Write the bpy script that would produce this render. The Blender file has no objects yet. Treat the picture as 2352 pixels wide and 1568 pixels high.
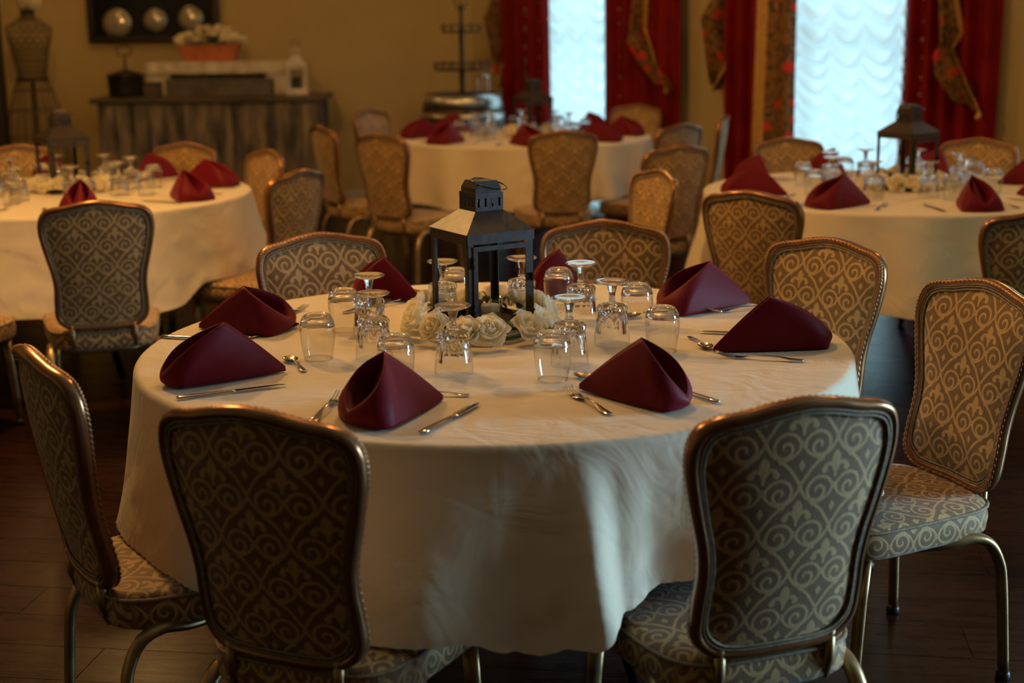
import bpy, bmesh, math, random
import numpy as np
from mathutils import Vector, Matrix, noise as mnoise

random.seed(7)
SC = bpy.context.scene
COL = SC.collection
PI = math.pi
D = math.radians

# ------------------------------------------------------------------ camera
cam_data = bpy.data.cameras.new('camera')
cam_data.sensor_width = 36
cam_data.lens = 36 * 3300 / 2352
cam_data.clip_start = .05
cam_data.dof.use_dof = True
cam_data.dof.focus_distance = 3.3
cam_data.dof.aperture_fstop = 2.7
cam_data.dof.aperture_blades = 0
cam = bpy.data.objects.new('camera', cam_data)
COL.objects.link(cam)
PITCH, ROLL = .221747, -.011895
right = Vector((1, 0, 0))
up = Vector((0, math.sin(PITCH), math.cos(PITCH)))
fwd = Vector((0, math.cos(PITCH), -math.sin(PITCH)))
r2 = right * math.cos(ROLL) + up * math.sin(ROLL)
u2 = up * math.cos(ROLL) - right * math.sin(ROLL)
M3 = Matrix((r2, u2, -fwd)).transposed().to_4x4()
M3.translation = Vector((0, 0, 1.520))
cam.matrix_world = M3
SC.camera = cam

# ------------------------------------------------------------------ world and exposure
SC.view_settings.view_transform = 'Standard'
SC.view_settings.look = 'None'
SC.view_settings.gamma = 1
SC.view_settings.use_curve_mapping = False
SC.view_settings.exposure = 0
SC.cycles.transparent_max_bounces = 40
SC.cycles.max_bounces = 12
SC.cycles.transmission_bounces = 10
SC.cycles.blur_glossy = .3
world = bpy.data.worlds.new('world')
SC.world = world
world.use_nodes = True
wb = world.node_tree.nodes['Background']
wb.inputs[0].default_value = (.55, .8, 1, 1)
wb.inputs[1].default_value = .12

def lamp(kind, name, loc, power, colour, size=.1, size_y=None, rot=None, spot=None):
    l = bpy.data.lights.new(name, kind)
    l.energy = power
    l.color = colour
    if kind == 'AREA':
        l.shape = 'RECTANGLE'
        l.size = size
        l.size_y = size_y or size
    else:
        l.shadow_soft_size = size
    if spot:
        l.spot_size = spot
        l.spot_blend = .6
    o = bpy.data.objects.new(name, l)
    COL.objects.link(o)
    o.location = loc
    if rot is not None:
        o.rotation_euler = rot
    return o

WARM = (1, .54, .17)
COOL = (.42, .72, 1)
# warm ceiling lamps over the room
for i, (x, y, p) in enumerate([(-1.75, 5.3, 118), (.0, 4.4, 40), (-2.4, 8.6, 20), (.3, 8.6, 24), (2.3, 6.2, 24),
                               (-3.2, 10.6, 14)]):
    lamp('POINT', 'ceiling_bulb', (x, y, 2.85), p, WARM, .07)

# ------------------------------------------------------------------ helpers
def link(o, parent=None):
    COL.objects.link(o)
    if parent is not None:
        o.parent = parent
    return o

def tag(o, label=None, cat=None, group=None, kind=None):
    if label: o['label'] = label
    if cat: o['category'] = cat
    if group: o['group'] = group
    if kind: o['kind'] = kind
    return o

def empty(name, loc=(0, 0, 0), rz=0, label=None, cat=None, group=None):
    o = bpy.data.objects.new(name, None)
    link(o)
    o.location = loc
    o.rotation_euler = (0, 0, rz)
    o.empty_display_size = .1
    return tag(o, label, cat, group)

def pw(x, p):
    return max(0.0, x) ** p

class MB:
    """collects geometry for one mesh"""
    def __init__(s):
        s.v, s.f, s.uv = [], [], {}
    def add(s, v, f, uv=None):
        n = len(s.v)
        s.v += [tuple(map(float, p)) for p in v]
        s.f += [tuple(i + n for i in q) for q in f]
        if uv is not None:
            for i, w in enumerate(uv): s.uv[n + i] = w
        return s
    def box(s, c, d, rz=0, rx=0, ry=0, bev=.0):
        """box, with chamfered edges when bev is given"""
        hx, hy, hz = d[0] / 2, d[1] / 2, d[2] / 2
        R = Matrix.Rotation(rz, 3, 'Z') @ Matrix.Rotation(ry, 3, 'Y') @ Matrix.Rotation(rx, 3, 'X')
        c = Vector(c)
        if not bev:
            V = [Vector((a * hx, b * hy, e * hz)) for e in (-1, 1) for a, b in ((-1, -1), (1, -1), (1, 1), (-1, 1))]
            F = [(3, 2, 1, 0), (4, 5, 6, 7), (0, 1, 5, 4), (1, 2, 6, 5), (2, 3, 7, 6), (3, 0, 4, 7)]
        else:
            bm = bmesh.new()
            bmesh.ops.create_cube(bm, size=1)
            for v in bm.verts: v.co = Vector((v.co.x * d[0], v.co.y * d[1], v.co.z * d[2]))
            bmesh.ops.bevel(bm, geom=list(bm.edges), offset=bev, segments=1, affect='EDGES')
            V = [v.co.copy() for v in bm.verts]
            F = [tuple(v.index for v in f.verts) for f in bm.faces]
            bm.free()
        return s.add([R @ p + c for p in V], F)
    def lathe(s, prof, n=24, c=(0, 0, 0), mod=None, close=False):
        """prof: list of (r, z)"""
        V, F = [], []
        for r, z in prof:
            for k in range(n):
                a = 2 * PI * k / n
                rr = r * (mod(a, z) if mod else 1)
                V.append((c[0] + rr * math.cos(a), c[1] + rr * math.sin(a), c[2] + z))
        m = len(prof)
        for j in range(m if close else m - 1):
            j2 = (j + 1) % m
            for k in range(n):
                k2 = (k + 1) % n
                F.append((j * n + k, j * n + k2, j2 * n + k2, j2 * n + k))
        return s.add(V, F)
    def disc(s, r, z, n=24, c=(0, 0, 0), flip=False):
        V = [(c[0] + r * math.cos(2 * PI * k / n), c[1] + r * math.sin(2 * PI * k / n), c[2] + z) for k in range(n)]
        f = tuple(range(n))
        return s.add(V, [f[::-1] if flip else f])
    def tube(s, path, rad, n=8, closed=False, caps=True, sec=None, upv=None, twist=None):
        """sweep a round (or sec = list of 2-D points) section along a path"""
        P = [Vector(p) for p in path]
        m = len(P)
        rads = rad if isinstance(rad, (list, tuple)) else [rad] * m
        V, F = [], []
        prev = None
        for i, p in enumerate(P):
            a = P[i - 1] if (i > 0 or closed) else P[i]
            b = P[(i + 1) % m] if (i < m - 1 or closed) else P[i]
            t = (b - a).normalized()
            if upv is not None:
                ref = Vector(upv[i]) if isinstance(upv, list) else Vector(upv)
            else:
                ref = prev if prev is not None else (Vector((0, 0, 1)) if abs(t.z) < .9 else Vector((1, 0, 0)))
            x = (ref - t * ref.dot(t)).normalized()
            prev = x
            y = t.cross(x)
            sc = sec or [(math.cos(2 * PI * k / n), math.sin(2 * PI * k / n)) for k in range(n)]
            for k, q in enumerate(sc):
                r = rads[i]
                if twist: r = r * twist(i, k, len(sc))
                V.append(p + x * (q[0] * r) + y * (q[1] * r))
        n = len(sec) if sec else n
        for i in range(m if closed else m - 1):
            i2 = (i + 1) % m
            for k in range(n):
                k2 = (k + 1) % n
                F.append((i * n + k, i * n + k2, i2 * n + k2, i2 * n + k))
        if caps and not closed:
            F.append(tuple(range(n))[::-1])
            F.append(tuple((m - 1) * n + k for k in range(n)))
        return s.add(V, F)
    def grid(s, fn, nu, nv, uvfn=None, wrap=False):
        """fn(i/nu, j/nv) -> point"""
        V, U, F = [], [], []
        for j in range(nv + 1):
            for i in range(nu + 1):
                a, b = i / nu, j / nv
                V.append(fn(a, b))
                if uvfn: U.append(uvfn(a, b))
        w = nu + 1
        for j in range(nv):
            for i in range(nu):
                F.append((j * w + i, j * w + i + 1, (j + 1) * w + i + 1, (j + 1) * w + i))
        return s.add(V, F, U if uvfn else None)
    def mesh(s, name, mat, smooth=True):
        me = bpy.data.meshes.new(name)
        me.from_pydata(s.v, [], s.f)
        if s.uv:
            l = me.uv_layers.new(name='uv')
            idx = np.zeros(len(me.loops), dtype=np.int32)
            me.loops.foreach_get('vertex_index', idx)
            tab = np.zeros((len(s.v), 2))
            for k, w in s.uv.items(): tab[k] = w
            l.data.foreach_set('uv', tab[idx].ravel())
        me.materials.append(mat)
        if smooth:
            me.polygons.foreach_set('use_smooth', [True] * len(me.polygons))
        me.update()
        return me
    def obj(s, name, mat, parent=None, smooth=True, loc=None, rot=None):
        o = bpy.data.objects.new(name, s.mesh(name, mat, smooth))
        link(o, parent)
        if loc is not None: o.location = loc
        if rot is not None: o.rotation_euler = rot
        return o

def dup(o, loc=None, rz=None, label=None, group=None, parent=None, top=True):
    c = o.copy()
    COL.objects.link(c)
    if parent is not None:
        c.parent = parent
    if loc is not None: c.location = loc
    if rz is not None: c.rotation_euler = (0, 0, rz)
    if label: c['label'] = label
    if group: c['group'] = group
    for ch in KIDS.get(o.name, []) if False else [x for x in o.children]:
        dup(ch, parent=c, top=False)
    return c

def struct(o): 
    o['kind'] = 'structure'
    return o

def sharp(o, ang=35):
    """smooth faces but keep hard edges sharp"""
    o.data.polygons.foreach_set('use_smooth', [True] * len(o.data.polygons))
    o.data.set_sharp_from_angle(angle=D(ang))
    return o

# ------------------------------------------------------------------ materials
def new_mat(name, col=(.8, .8, .8), rough=.5, metal=0, **kw):
    m = bpy.data.materials.new(name)
    m.use_nodes = True
    b = m.node_tree.nodes['Principled BSDF']
    b.inputs['Base Color'].default_value = (*col, 1)
    b.inputs['Roughness'].default_value = rough
    b.inputs['Metallic'].default_value = metal
    for k, v in kw.items():
        b.inputs[k.replace('_', ' ')].default_value = v
    return m

def add_noise(m, c1, c2, scale=10, detail=4, rough_rng=None, bump=0, coord='Object', stretch=(1, 1, 1), pos=(.35, .65), bscale=None):
    nt = m.node_tree
    b = nt.nodes['Principled BSDF']
    tc = nt.nodes.new('ShaderNodeTexCoord')
    mp = nt.nodes.new('ShaderNodeMapping')
    mp.inputs['Scale'].default_value = stretch
    nt.links.new(tc.outputs[coord], mp.inputs[0])
    n = nt.nodes.new('ShaderNodeTexNoise')
    n.inputs['Scale'].default_value = scale
    n.inputs['Detail'].default_value = detail
    nt.links.new(mp.outputs[0], n.inputs['Vector'])
    cr = nt.nodes.new('ShaderNodeValToRGB')
    cr.color_ramp.elements[0].color = (*c1, 1)
    cr.color_ramp.elements[1].color = (*c2, 1)
    cr.color_ramp.elements[0].position, cr.color_ramp.elements[1].position = pos
    nt.links.new(n.outputs['Fac'], cr.inputs[0])
    nt.links.new(cr.outputs[0], b.inputs['Base Color'])
    if bump:
        n2 = n
        if bscale:
            n2 = nt.nodes.new('ShaderNodeTexNoise')
            n2.inputs['Scale'].default_value = bscale
            n2.inputs['Detail'].default_value = 3
            nt.links.new(mp.outputs[0], n2.inputs['Vector'])
        bp = nt.nodes.new('ShaderNodeBump')
        bp.inputs['Strength'].default_value = bump
        bp.inputs['Distance'].default_value = .01
        nt.links.new(n2.outputs['Fac'], bp.inputs['Height'])
        nt.links.new(bp.outputs[0], b.inputs['Normal'])
    if rough_rng:
        mr = nt.nodes.new('ShaderNodeMapRange')
        mr.inputs['To Min'].default_value, mr.inputs['To Max'].default_value = rough_rng
        nt.links.new(n.outputs['Fac'], mr.inputs['Value'])
        nt.links.new(mr.outputs[0], b.inputs['Roughness'])
    return m

class X:
    """tiny expression wrapper over shader math nodes"""
    nt = None
    def __init__(s, sock): s.s = sock
    @staticmethod
    def op(o, *a, clamp=False):
        n = X.nt.nodes.new('ShaderNodeMath')
        n.operation = o
        n.use_clamp = clamp
        for i, q in enumerate(a):
            if isinstance(q, X): X.nt.links.new(q.s, n.inputs[i])
            else: n.inputs[i].default_value = q
        return X(n.outputs[0])
    def __add__(s, o): return X.op('ADD', s, o)
    __radd__ = __add__
    def __sub__(s, o): return X.op('SUBTRACT', s, o)
    def __rsub__(s, o): return X.op('SUBTRACT', o, s)
    def __mul__(s, o): return X.op('MULTIPLY', s, o)
    __rmul__ = __mul__
    def __truediv__(s, o): return X.op('DIVIDE', s, o)
    def abs(s): return X.op('ABSOLUTE', s)
    def lt(s, o): return X.op('LESS_THAN', s, o)
    def gt(s, o): return X.op('GREATER_THAN', s, o)
    def min(s, o): return X.op('MINIMUM', s, o)
    def max(s, o): return X.op('MAXIMUM', s, o)
def xlen(a, b): return X.op('SQRT', a * a + b * b)
def soft(d, w, aa=.006):
    """1 inside distance w, 0 outside"""
    return X.op('ADD', (w - d) * (1 / (2 * aa)), .5, clamp=True)
def seg(x, y, ax, ay, bx, by, w):
    dx, dy = bx - ax, by - ay
    L = dx * dx + dy * dy
    px, py = x - ax, y - ay
    t = X.op('ADD', (px * dx + py * dy) / L, 0., clamp=True)
    return soft(xlen(px - t * dx, py - t * dy), w)

def motif(x0, y):
    """one fleur-de-lis and scroll motif; x0, y centred on the knot, unit = cell width"""
    x = x0.abs()
    W = .022
    # scroll
    sx, sy = x - .235, y + .035
    rho = xlen(sx, sy)
    phi = X.op('ARCTAN2', sy, sx)
    clock = X.op('WRAP', PI - phi, 2 * PI, 0.) / (2 * PI)
    e = (.215 - rho) / .125 - clock
    wr = (e - X.op('ROUND', e)).abs() * .125
    sc = soft(wr, W) * e.gt(-.3) * rho.gt(.022)
    # centre petal: narrow foot, broad tip
    q = X.op('ADD', (y - .12) / .36, 0., clamp=True)
    wid = X.op('SINE', X.op('POWER', q, 1.9) * PI) * .062 + (1 - q) * .02
    pet = soft(x, wid) * y.gt(.12) * y.lt(.475)
    # side petals
    ax, ay = x - .095, y - .225
    ra = (xlen(ax, ay) - .078).abs()
    side = soft(ra, .028) * y.gt(.215)
    bl = soft(xlen(x - .165, (y - .235)), .046)
    # knot
    kn = soft(x, .06) * soft(((y - .005).abs() - .028).abs(), .017)
    # bracket arcs below the scrolls
    bx, by = x - .30, y - .115
    br = soft((xlen(bx, by) - .31).abs(), .019) * x.lt(.27) * x.gt(.018) * y.lt(-.03)
    dia = soft(x + (y + .27).abs() * .62, .048)
    # lattice
    l1 = seg(x, y, 0., -.53, .15, -.315, W)
    l1b = seg(x, y, .15, -.315, .27, -.205, W)
    l2 = seg(x, y, .29, -.19, .41, -.1, W)
    l3 = seg(x, y, .41, -.1, .5, .03, W)
    d1 = soft(xlen(x, y + .56), .036)
    d2 = soft(xlen(x - .28, y + .2), .04)
    out = sc
    for t in (pet, side, bl, kn, br, dia, l1, l1b, l2, l3, d1, d2): out = out.max(t)
    return out

def damask(name, ground, thread, cell=.137):
    m = bpy.data.materials.new(name)
    m.use_nodes = True
    nt = m.node_tree
    b = nt.nodes['Principled BSDF']
    X.nt = nt
    uv = nt.nodes.new('ShaderNodeUVMap')
    uv.uv_map = 'uv'
    sp = nt.nodes.new('ShaderNodeSeparateXYZ')
    nt.links.new(uv.outputs[0], sp.inputs[0])
    u, v = X(sp.outputs[0]) / cell, X(sp.outputs[1]) / (cell * 1.2)
    grp = bpy.data.node_groups.get('motif_group')
    if not grp:
        grp = bpy.data.node_groups.new('motif_group', 'ShaderNodeTree')
        grp.interface.new_socket('u', in_out='INPUT', socket_type='NodeSocketFloat')
        grp.interface.new_socket('v', in_out='INPUT', socket_type='NodeSocketFloat')
        grp.interface.new_socket('o', in_out='OUTPUT', socket_type='NodeSocketFloat')
        X.nt = grp
        gi, go = grp.nodes.new('NodeGroupInput'), grp.nodes.new('NodeGroupOutput')
        gu, gv = X(gi.outputs[0]), X(gi.outputs[1])
        gx = X.op('FRACT', gu) - .5
        gy = (X.op('FRACT', gv) - .5) * 1.2
        grp.links.new(motif(gx, gy).s, go.inputs[0])
        X.nt = nt
    res = None
    for off in (0, .5):
        g = nt.nodes.new('ShaderNodeGroup')
        g.node_tree = grp
        nt.links.new((u + off).s, g.inputs[0])
        nt.links.new((v + off).s, g.inputs[1])
        r = X(g.outputs[0])
        res = r if res is None else res.max(r)
    # woven streaks
    mp = nt.nodes.new('ShaderNodeMapping')
    mp.inputs['Scale'].default_value = (900, 40, 1)
    nt.links.new(uv.outputs[0], mp.inputs[0])
    n = nt.nodes.new('ShaderNodeTexNoise')
    n.inputs['Scale'].default_value = 1
    n.inputs['Detail'].default_value = 2
    nt.links.new(mp.outputs[0], n.inputs['Vector'])
    mix = nt.nodes.new('ShaderNodeMix')
    mix.data_type = 'RGBA'
    mix.inputs['A'].default_value = (*ground, 1)
    mix.inputs['B'].default_value = (*thread, 1)
    nt.links.new(res.s, mix.inputs['Factor'])
    hs = nt.nodes.new('ShaderNodeHueSaturation')
    nt.links.new(mix.outputs['Result'], hs.inputs['Color'])
    mr = nt.nodes.new('ShaderNodeMapRange')
    mr.inputs['From Min'].default_value, mr.inputs['From Max'].default_value = .3, .7
    mr.inputs['To Min'].default_value, mr.inputs['To Max'].default_value = .72, 1.25
    nt.links.new(n.outputs['Fac'], mr.inputs['Value'])
    nt.links.new(mr.outputs[0], hs.inputs['Value'])
    nt.links.new(hs.outputs[0], b.inputs['Base Color'])
    b.inputs['Roughness'].default_value = .62
    b.inputs['Specular IOR Level'].default_value = .35
    b.inputs['Sheen Weight'].default_value = .25
    bp = nt.nodes.new('ShaderNodeBump')
    bp.inputs['Strength'].default_value = .25
    bp.inputs['Distance'].default_value = .0012
    nt.links.new((res + X(n.outputs['Fac']) * .5).s, bp.inputs['Height'])
    nt.links.new(bp.outputs[0], b.inputs['Normal'])
    return m

M = {}
M['damask'] = damask('damask_fabric', (.215, .118, .038), (.57, .358, .140))
M['plain_fabric'] = add_noise(new_mat('piping_fabric', rough=.7), (.22, .15, .08), (.36, .27, .16), 120, 2)
M['gilt'] = add_noise(new_mat('bronze_gilt_frame', rough=.25, metal=.62), (.27, .122, .046), (.37, .18, .07), 14, 3, (.16, .3))
M['rope'] = add_noise(new_mat('gilt_rope_trim', rough=.34, metal=.6), (.30, .14, .055), (.42, .21, .09), 30, 2)
M['leg'] = add_noise(new_mat('satin_gold_leg', rough=.38, metal=.8), (.36, .24, .11), (.46, .32, .15), 20, 2, (.3, .45))
M['dark_plastic'] = new_mat('dark_plastic', (.02, .018, .016), .4)
M['cloth'] = new_mat('white_table_linen', (.75, .65, .475), .75)
M['napkin'] = new_mat('burgundy_napkin_cloth', (.128, .004, .010), .55)
M['steel'] = new_mat('cutlery_steel', (.47, .44, .41), .12, 1)
M['lantern'] = add_noise(new_mat('dark_lantern_metal', rough=.46, metal=.15), (.030, .021, .016), (.048, .034, .026), 60, 4, (.34, .5))
M['petal'] = new_mat('cream_rose_petal', (1, .94, .76), .5)
M['leaf'] = add_noise(new_mat('rose_leaf', rough=.45), (.015, .05, .018), (.04, .11, .03), 40, 2)
M['wax'] = new_mat('candle_wax', (.85, .80, .66), .4)
M['wick'] = new_mat('candle_wick', (.75, .72, .65), .8)
M['black_metal'] = new_mat('black_painted_metal', (.012, .012, .014), .22, .3)
M['iron'] = new_mat('dark_iron', (.045, .04, .032), .45, .6)
M['white_paint'] = add_noise(new_mat('cream_painted_wood', rough=.55), (.48, .42, .32), (.66, .60, .48), 9, 3)
M['terracotta'] = add_noise(new_mat('terracotta', rough=.7), (.42, .11, .04), (.55, .17, .06), 12, 3)
M['trough'] = add_noise(new_mat('grey_washed_wood', rough=.7), (.06, .05, .042), (.12, .10, .08), 8, 3)
M['wire'] = new_mat('rusted_wire', (.16, .12, .075), .5, .6)
M['bulb'] = new_mat('glass_bulb_disc', (.42, .39, .29), .08, .35)
M['wood_dark'] = add_noise(new_mat('dark_stained_wood', rough=.45), (.010, .006, .006), (.022, .012, .010), 6, 3, stretch=(1, 1, .2))
M['barrel'] = add_noise(new_mat('oak_barrel_stave', rough=.6), (.07, .028, .012), (.17, .075, .035), 7, 4, stretch=(4, 4, .6))
M['hoop'] = new_mat('galvanised_hoop', (.55, .55, .5), .3, .95)
M['ceiling'] = add_noise(new_mat('ceiling_plaster', rough=.9), (.55, .48, .36), (.62, .54, .42), 3, 2)
M['trim'] = new_mat('trim_paint', (.55, .48, .36), .5)
M['board'] = add_noise(new_mat('weathered_barn_board', rough=.75), (.045, .045, .05), (.30, .24, .17), 3.2, 6,
                       stretch=(3.5, 1, .8), pos=(.38, .66), bump=.4)
M['counter'] = add_noise(new_mat('dark_counter_wood', rough=.4), (.05, .038, .028), (.10, .075, .055), 5, 3, stretch=(.5, 5, 5))
M['red'] = add_noise(new_mat('crimson_curtain', rough=.6), (.14, .0025, .003), (.20, .004, .004), 5, 3)
M['red'].node_tree.nodes['Principled BSDF'].inputs['Specular IOR Level'].default_value = .15
M['gold_braid'] = add_noise(new_mat('gold_braid', rough=.5), (.40, .20, .04), (.60, .34, .08), 60, 2)

def glass_mat(name, tint=(1, 1, 1), k=.5, ior=1.5):
    """clear glass: fresnel gloss over a mix of straight and bent transmission"""
    m = bpy.data.materials.new(name)
    m.use_nodes = True
    nt = m.node_tree
    nt.nodes.clear()
    out = nt.nodes.new('ShaderNodeOutputMaterial')
    lw = nt.nodes.new('ShaderNodeLayerWeight')
    lw.inputs['Blend'].default_value = .5
    X.nt = nt
    sch = X.op('POWER', X(lw.outputs['Facing']), 4.0) * .85 + .045
    gl = nt.nodes.new('ShaderNodeBsdfGlossy')
    gl.inputs['Roughness'].default_value = .02
    tr = nt.nodes.new('ShaderNodeBsdfTransparent')
    tr.inputs[0].default_value = (*tint, 1)
    rf = nt.nodes.new('ShaderNodeBsdfGlass')
    rf.inputs['Roughness'].default_value = .0
    rf.inputs['IOR'].default_value = ior
    rf.inputs['Color'].default_value = (*tint, 1)
    m1 = nt.nodes.new('ShaderNodeMixShader')
    nt.links.new(sch.s, m1.inputs[0])
    nt.links.new(tr.outputs[0], m1.inputs[1])
    nt.links.new(gl.outputs[0], m1.inputs[2])
    m2 = nt.nodes.new('ShaderNodeMixShader')
    m2.inputs[0].default_value = k
    nt.links.new(m1.outputs[0], m2.inputs[1])
    nt.links.new(rf.outputs[0], m2.inputs[2])
    nt.links.new(m2.outputs[0], out.inputs[0])
    return m
M['glass'] = glass_mat('thin_clear_glass', (.975, .98, .975), .0)
M['cut_glass'] = glass_mat('solid_clear_glass', (1, 1, 1), .93)
M['pane'] = glass_mat('window_pane_glass', (.93, .97, .97), .0)

# linen: soft ironing creases and a fine weave as relief only
def linen_relief(m):
    nt = m.node_tree
    b = nt.nodes['Principled BSDF']
    tc = nt.nodes.new('ShaderNodeTexCoord')
    n1 = nt.nodes.new('ShaderNodeTexNoise')
    n1.inputs['Scale'].default_value = 5.5
    n1.inputs['Detail'].default_value = 3
    n1.inputs['Distortion'].default_value = 1.2
    vo = nt.nodes.new('ShaderNodeTexVoronoi')
    vo.feature = 'DISTANCE_TO_EDGE'
    vo.inputs['Scale'].default_value = 3.3
    mp = nt.nodes.new('ShaderNodeMapping')
    mp.inputs['Scale'].default_value = (1, 2.1, 1)
    mp.inputs['Rotation'].default_value = (0, 0, .5)
    nt.links.new(tc.outputs['Object'], mp.inputs[0])
    nt.links.new(tc.outputs['Object'], n1.inputs[0])
    nt.links.new(mp.outputs[0], vo.inputs['Vector'])
    X.nt = nt
    cr = X.op('MINIMUM', X(vo.outputs['Distance']), .045) * 7
    h = X(n1.outputs['Fac']) * 1.0 + cr * .2
    bp = nt.nodes.new('ShaderNodeBump')
    bp.inputs['Strength'].default_value = .5
    bp.inputs['Distance'].default_value = .016
    nt.links.new(h.s, bp.inputs['Height'])
    nt.links.new(bp.outputs[0], b.inputs['Normal'])
    b.inputs['Sheen Weight'].default_value = .15
    # a thin cloth lets a little light through
    b.inputs['Specular IOR Level'].default_value = .25
linen_relief(M['cloth'])

def napkin_mat():
    m = M['napkin']
    nt = m.node_tree
    b = nt.nodes['Principled BSDF']
    b.inputs['Sheen Weight'].default_value = .2
    b.inputs['Sheen Roughness'].default_value = .45
    b.inputs['Sheen Tint'].default_value = (.85, .16, .32, 1)
    b.inputs['Specular IOR Level'].default_value = .15
    tc = nt.nodes.new('ShaderNodeTexCoord')
    n = nt.nodes.new('ShaderNodeTexNoise')
    n.inputs['Scale'].default_value = 900
    nt.links.new(tc.outputs['Object'], n.inputs[0])
    bp = nt.nodes.new('ShaderNodeBump')
    bp.inputs['Strength'].default_value = .12
    bp.inputs['Distance'].default_value = .001
    nt.links.new(n.outputs['Fac'], bp.inputs['Height'])
    nt.links.new(bp.outputs[0], b.inputs['Normal'])
napkin_mat()

def petal_mat():
    m = M['petal']
    nt = m.node_tree
    b = nt.nodes['Principled BSDF']
    b.inputs['Sheen Weight'].default_value = .2
    t = nt.nodes.new('ShaderNodeBsdfTranslucent')
    t.inputs[0].default_value = (1, .93, .72, 1)
    a = nt.nodes.new('ShaderNodeMixShader')
    a.inputs[0].default_value = .45
    nt.links.new(b.outputs[0], a.inputs[1])
    nt.links.new(t.outputs[0], a.inputs[2])
    nt.links.new(a.outputs[0], nt.nodes['Material Output'].inputs[0])
petal_mat()

def wall_mat(name, c1, c2):
    m = new_mat(name, rough=.85)
    add_noise(m, c1, c2, 1.3, 5, bump=.25, bscale=45)
    return m
M['wall'] = wall_mat('ochre_wall_plaster', (.42, .32, .142), (.49, .38, .175))

def floor_mat():
    m = new_mat('vinyl_plank', rough=.28)
    nt = m.node_tree
    b = nt.nodes['Principled BSDF']
    tc = nt.nodes.new('ShaderNodeTexCoord')
    oi = nt.nodes.new('ShaderNodeObjectInfo')
    mp = nt.nodes.new('ShaderNodeMapping')
    mp.inputs['Scale'].default_value = (1.2, 14, 1)
    nt.links.new(tc.outputs['Object'], mp.inputs[0])
    n = nt.nodes.new('ShaderNodeTexNoise')
    n.noise_dimensions = '4D'
    n.inputs['Scale'].default_value = 3
    n.inputs['Detail'].default_value = 6
    n.inputs['Roughness'].default_value = .65
    X.nt = nt
    nt.links.new(mp.outputs[0], n.inputs['Vector'])
    nt.links.new((X(oi.outputs['Random']) * 20).s, n.inputs['W'])
    cr = nt.nodes.new('ShaderNodeValToRGB')
    cr.color_ramp.elements[0].color = (.008, .0024, .0015, 1)
    cr.color_ramp.elements[1].color = (.034, .0110, .0062, 1)
    cr.color_ramp.elements[0].position, cr.color_ramp.elements[1].position = .3, .72
    nt.links.new(n.outputs['Fac'], cr.inputs[0])
    nt.links.new(cr.outputs[0], b.inputs['Base Color'])
    mr = nt.nodes.new('ShaderNodeMapRange')
    mr.inputs['To Min'].default_value, mr.inputs['To Max'].default_value = .20, .36
    nt.links.new(n.outputs['Fac'], mr.inputs['Value'])
    nt.links.new(mr.outputs[0], b.inputs['Roughness'])
    b.inputs['Specular IOR Level'].default_value = .2
    bp = nt.nodes.new('ShaderNodeBump')
    bp.inputs['Strength'].default_value = .2
    bp.inputs['Distance'].default_value = .002
    nt.links.new(n.outputs['Fac'], bp.inputs['Height'])
    nt.links.new(bp.outputs[0], b.inputs['Normal'])
    return m
M['floor'] = floor_mat()

def lace_mat():
    m = bpy.data.materials.new('sheer_lace')
    m.use_nodes = True
    nt = m.node_tree
    nt.nodes.clear()
    out = nt.nodes.new('ShaderNodeOutputMaterial')
    d = nt.nodes.new('ShaderNodeBsdfDiffuse')
    d.inputs[0].default_value = (.8, .82, .8, 1)
    t = nt.nodes.new('ShaderNodeBsdfTranslucent')
    t.inputs[0].default_value = (.85, .88, .88, 1)
    a = nt.nodes.new('ShaderNodeMixShader')
    a.inputs[0].default_value = .62
    nt.links.new(d.outputs[0], a.inputs[1])
    nt.links.new(t.outputs[0], a.inputs[2])
    nt.links.new(a.outputs[0], out.inputs[0])
    return m
M['lace'] = lace_mat()

def brocade_mat():
    m = new_mat('floral_brocade', rough=.65)
    nt = m.node_tree
    b = nt.nodes['Principled BSDF']
    tc = nt.nodes.new('ShaderNodeTexCoord')
    v = nt.nodes.new('ShaderNodeTexVoronoi')
    v.inputs['Scale'].default_value = 9
    n = nt.nodes.new('ShaderNodeTexNoise')
    n.inputs['Scale'].default_value = 16
    n.inputs['Detail'].default_value = 3
    nt.links.new(tc.outputs['Object'], v.inputs['Vector'])
    nt.links.new(tc.outputs['Object'], n.inputs['Vector'])
    cr = nt.nodes.new('ShaderNodeValToRGB')
    cr.color_ramp.interpolation = 'CONSTANT'
    e = cr.color_ramp.elements
    e[0].color = (.10, .045, .014, 1)
    e[1].position = .42
    e[1].color = (.22, .10, .025, 1)
    k = e.new(.56); k.color = (.05, .03, .012, 1)
    k = e.new(.66); k.color = (.30, .16, .04, 1)
    nt.links.new(n.outputs['Fac'], cr.inputs[0])
    X.nt = nt
    spc = nt.nodes.new('ShaderNodeSeparateColor')
    nt.links.new(v.outputs['Color'], spc.inputs[0])
    flower = (X(v.outputs['Distance']) + X(n.outputs['Fac']) * .25).lt(.42) * X(spc.outputs[0]).gt(.5)
    mix = nt.nodes.new('ShaderNodeMix')
    mix.data_type = 'RGBA'
    nt.links.new(flower.s, mix.inputs['Factor'])
    nt.links.new(cr.outputs[0], mix.inputs['A'])
    mix.inputs['B'].default_value = (.62, .02, .012, 1)
    nt.links.new(mix.outputs['Result'], b.inputs['Base Color'])
    return m
M['brocade'] = brocade_mat()

# ------------------------------------------------------------------ room shell
RH = 3.1
YB = 12.1
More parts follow.
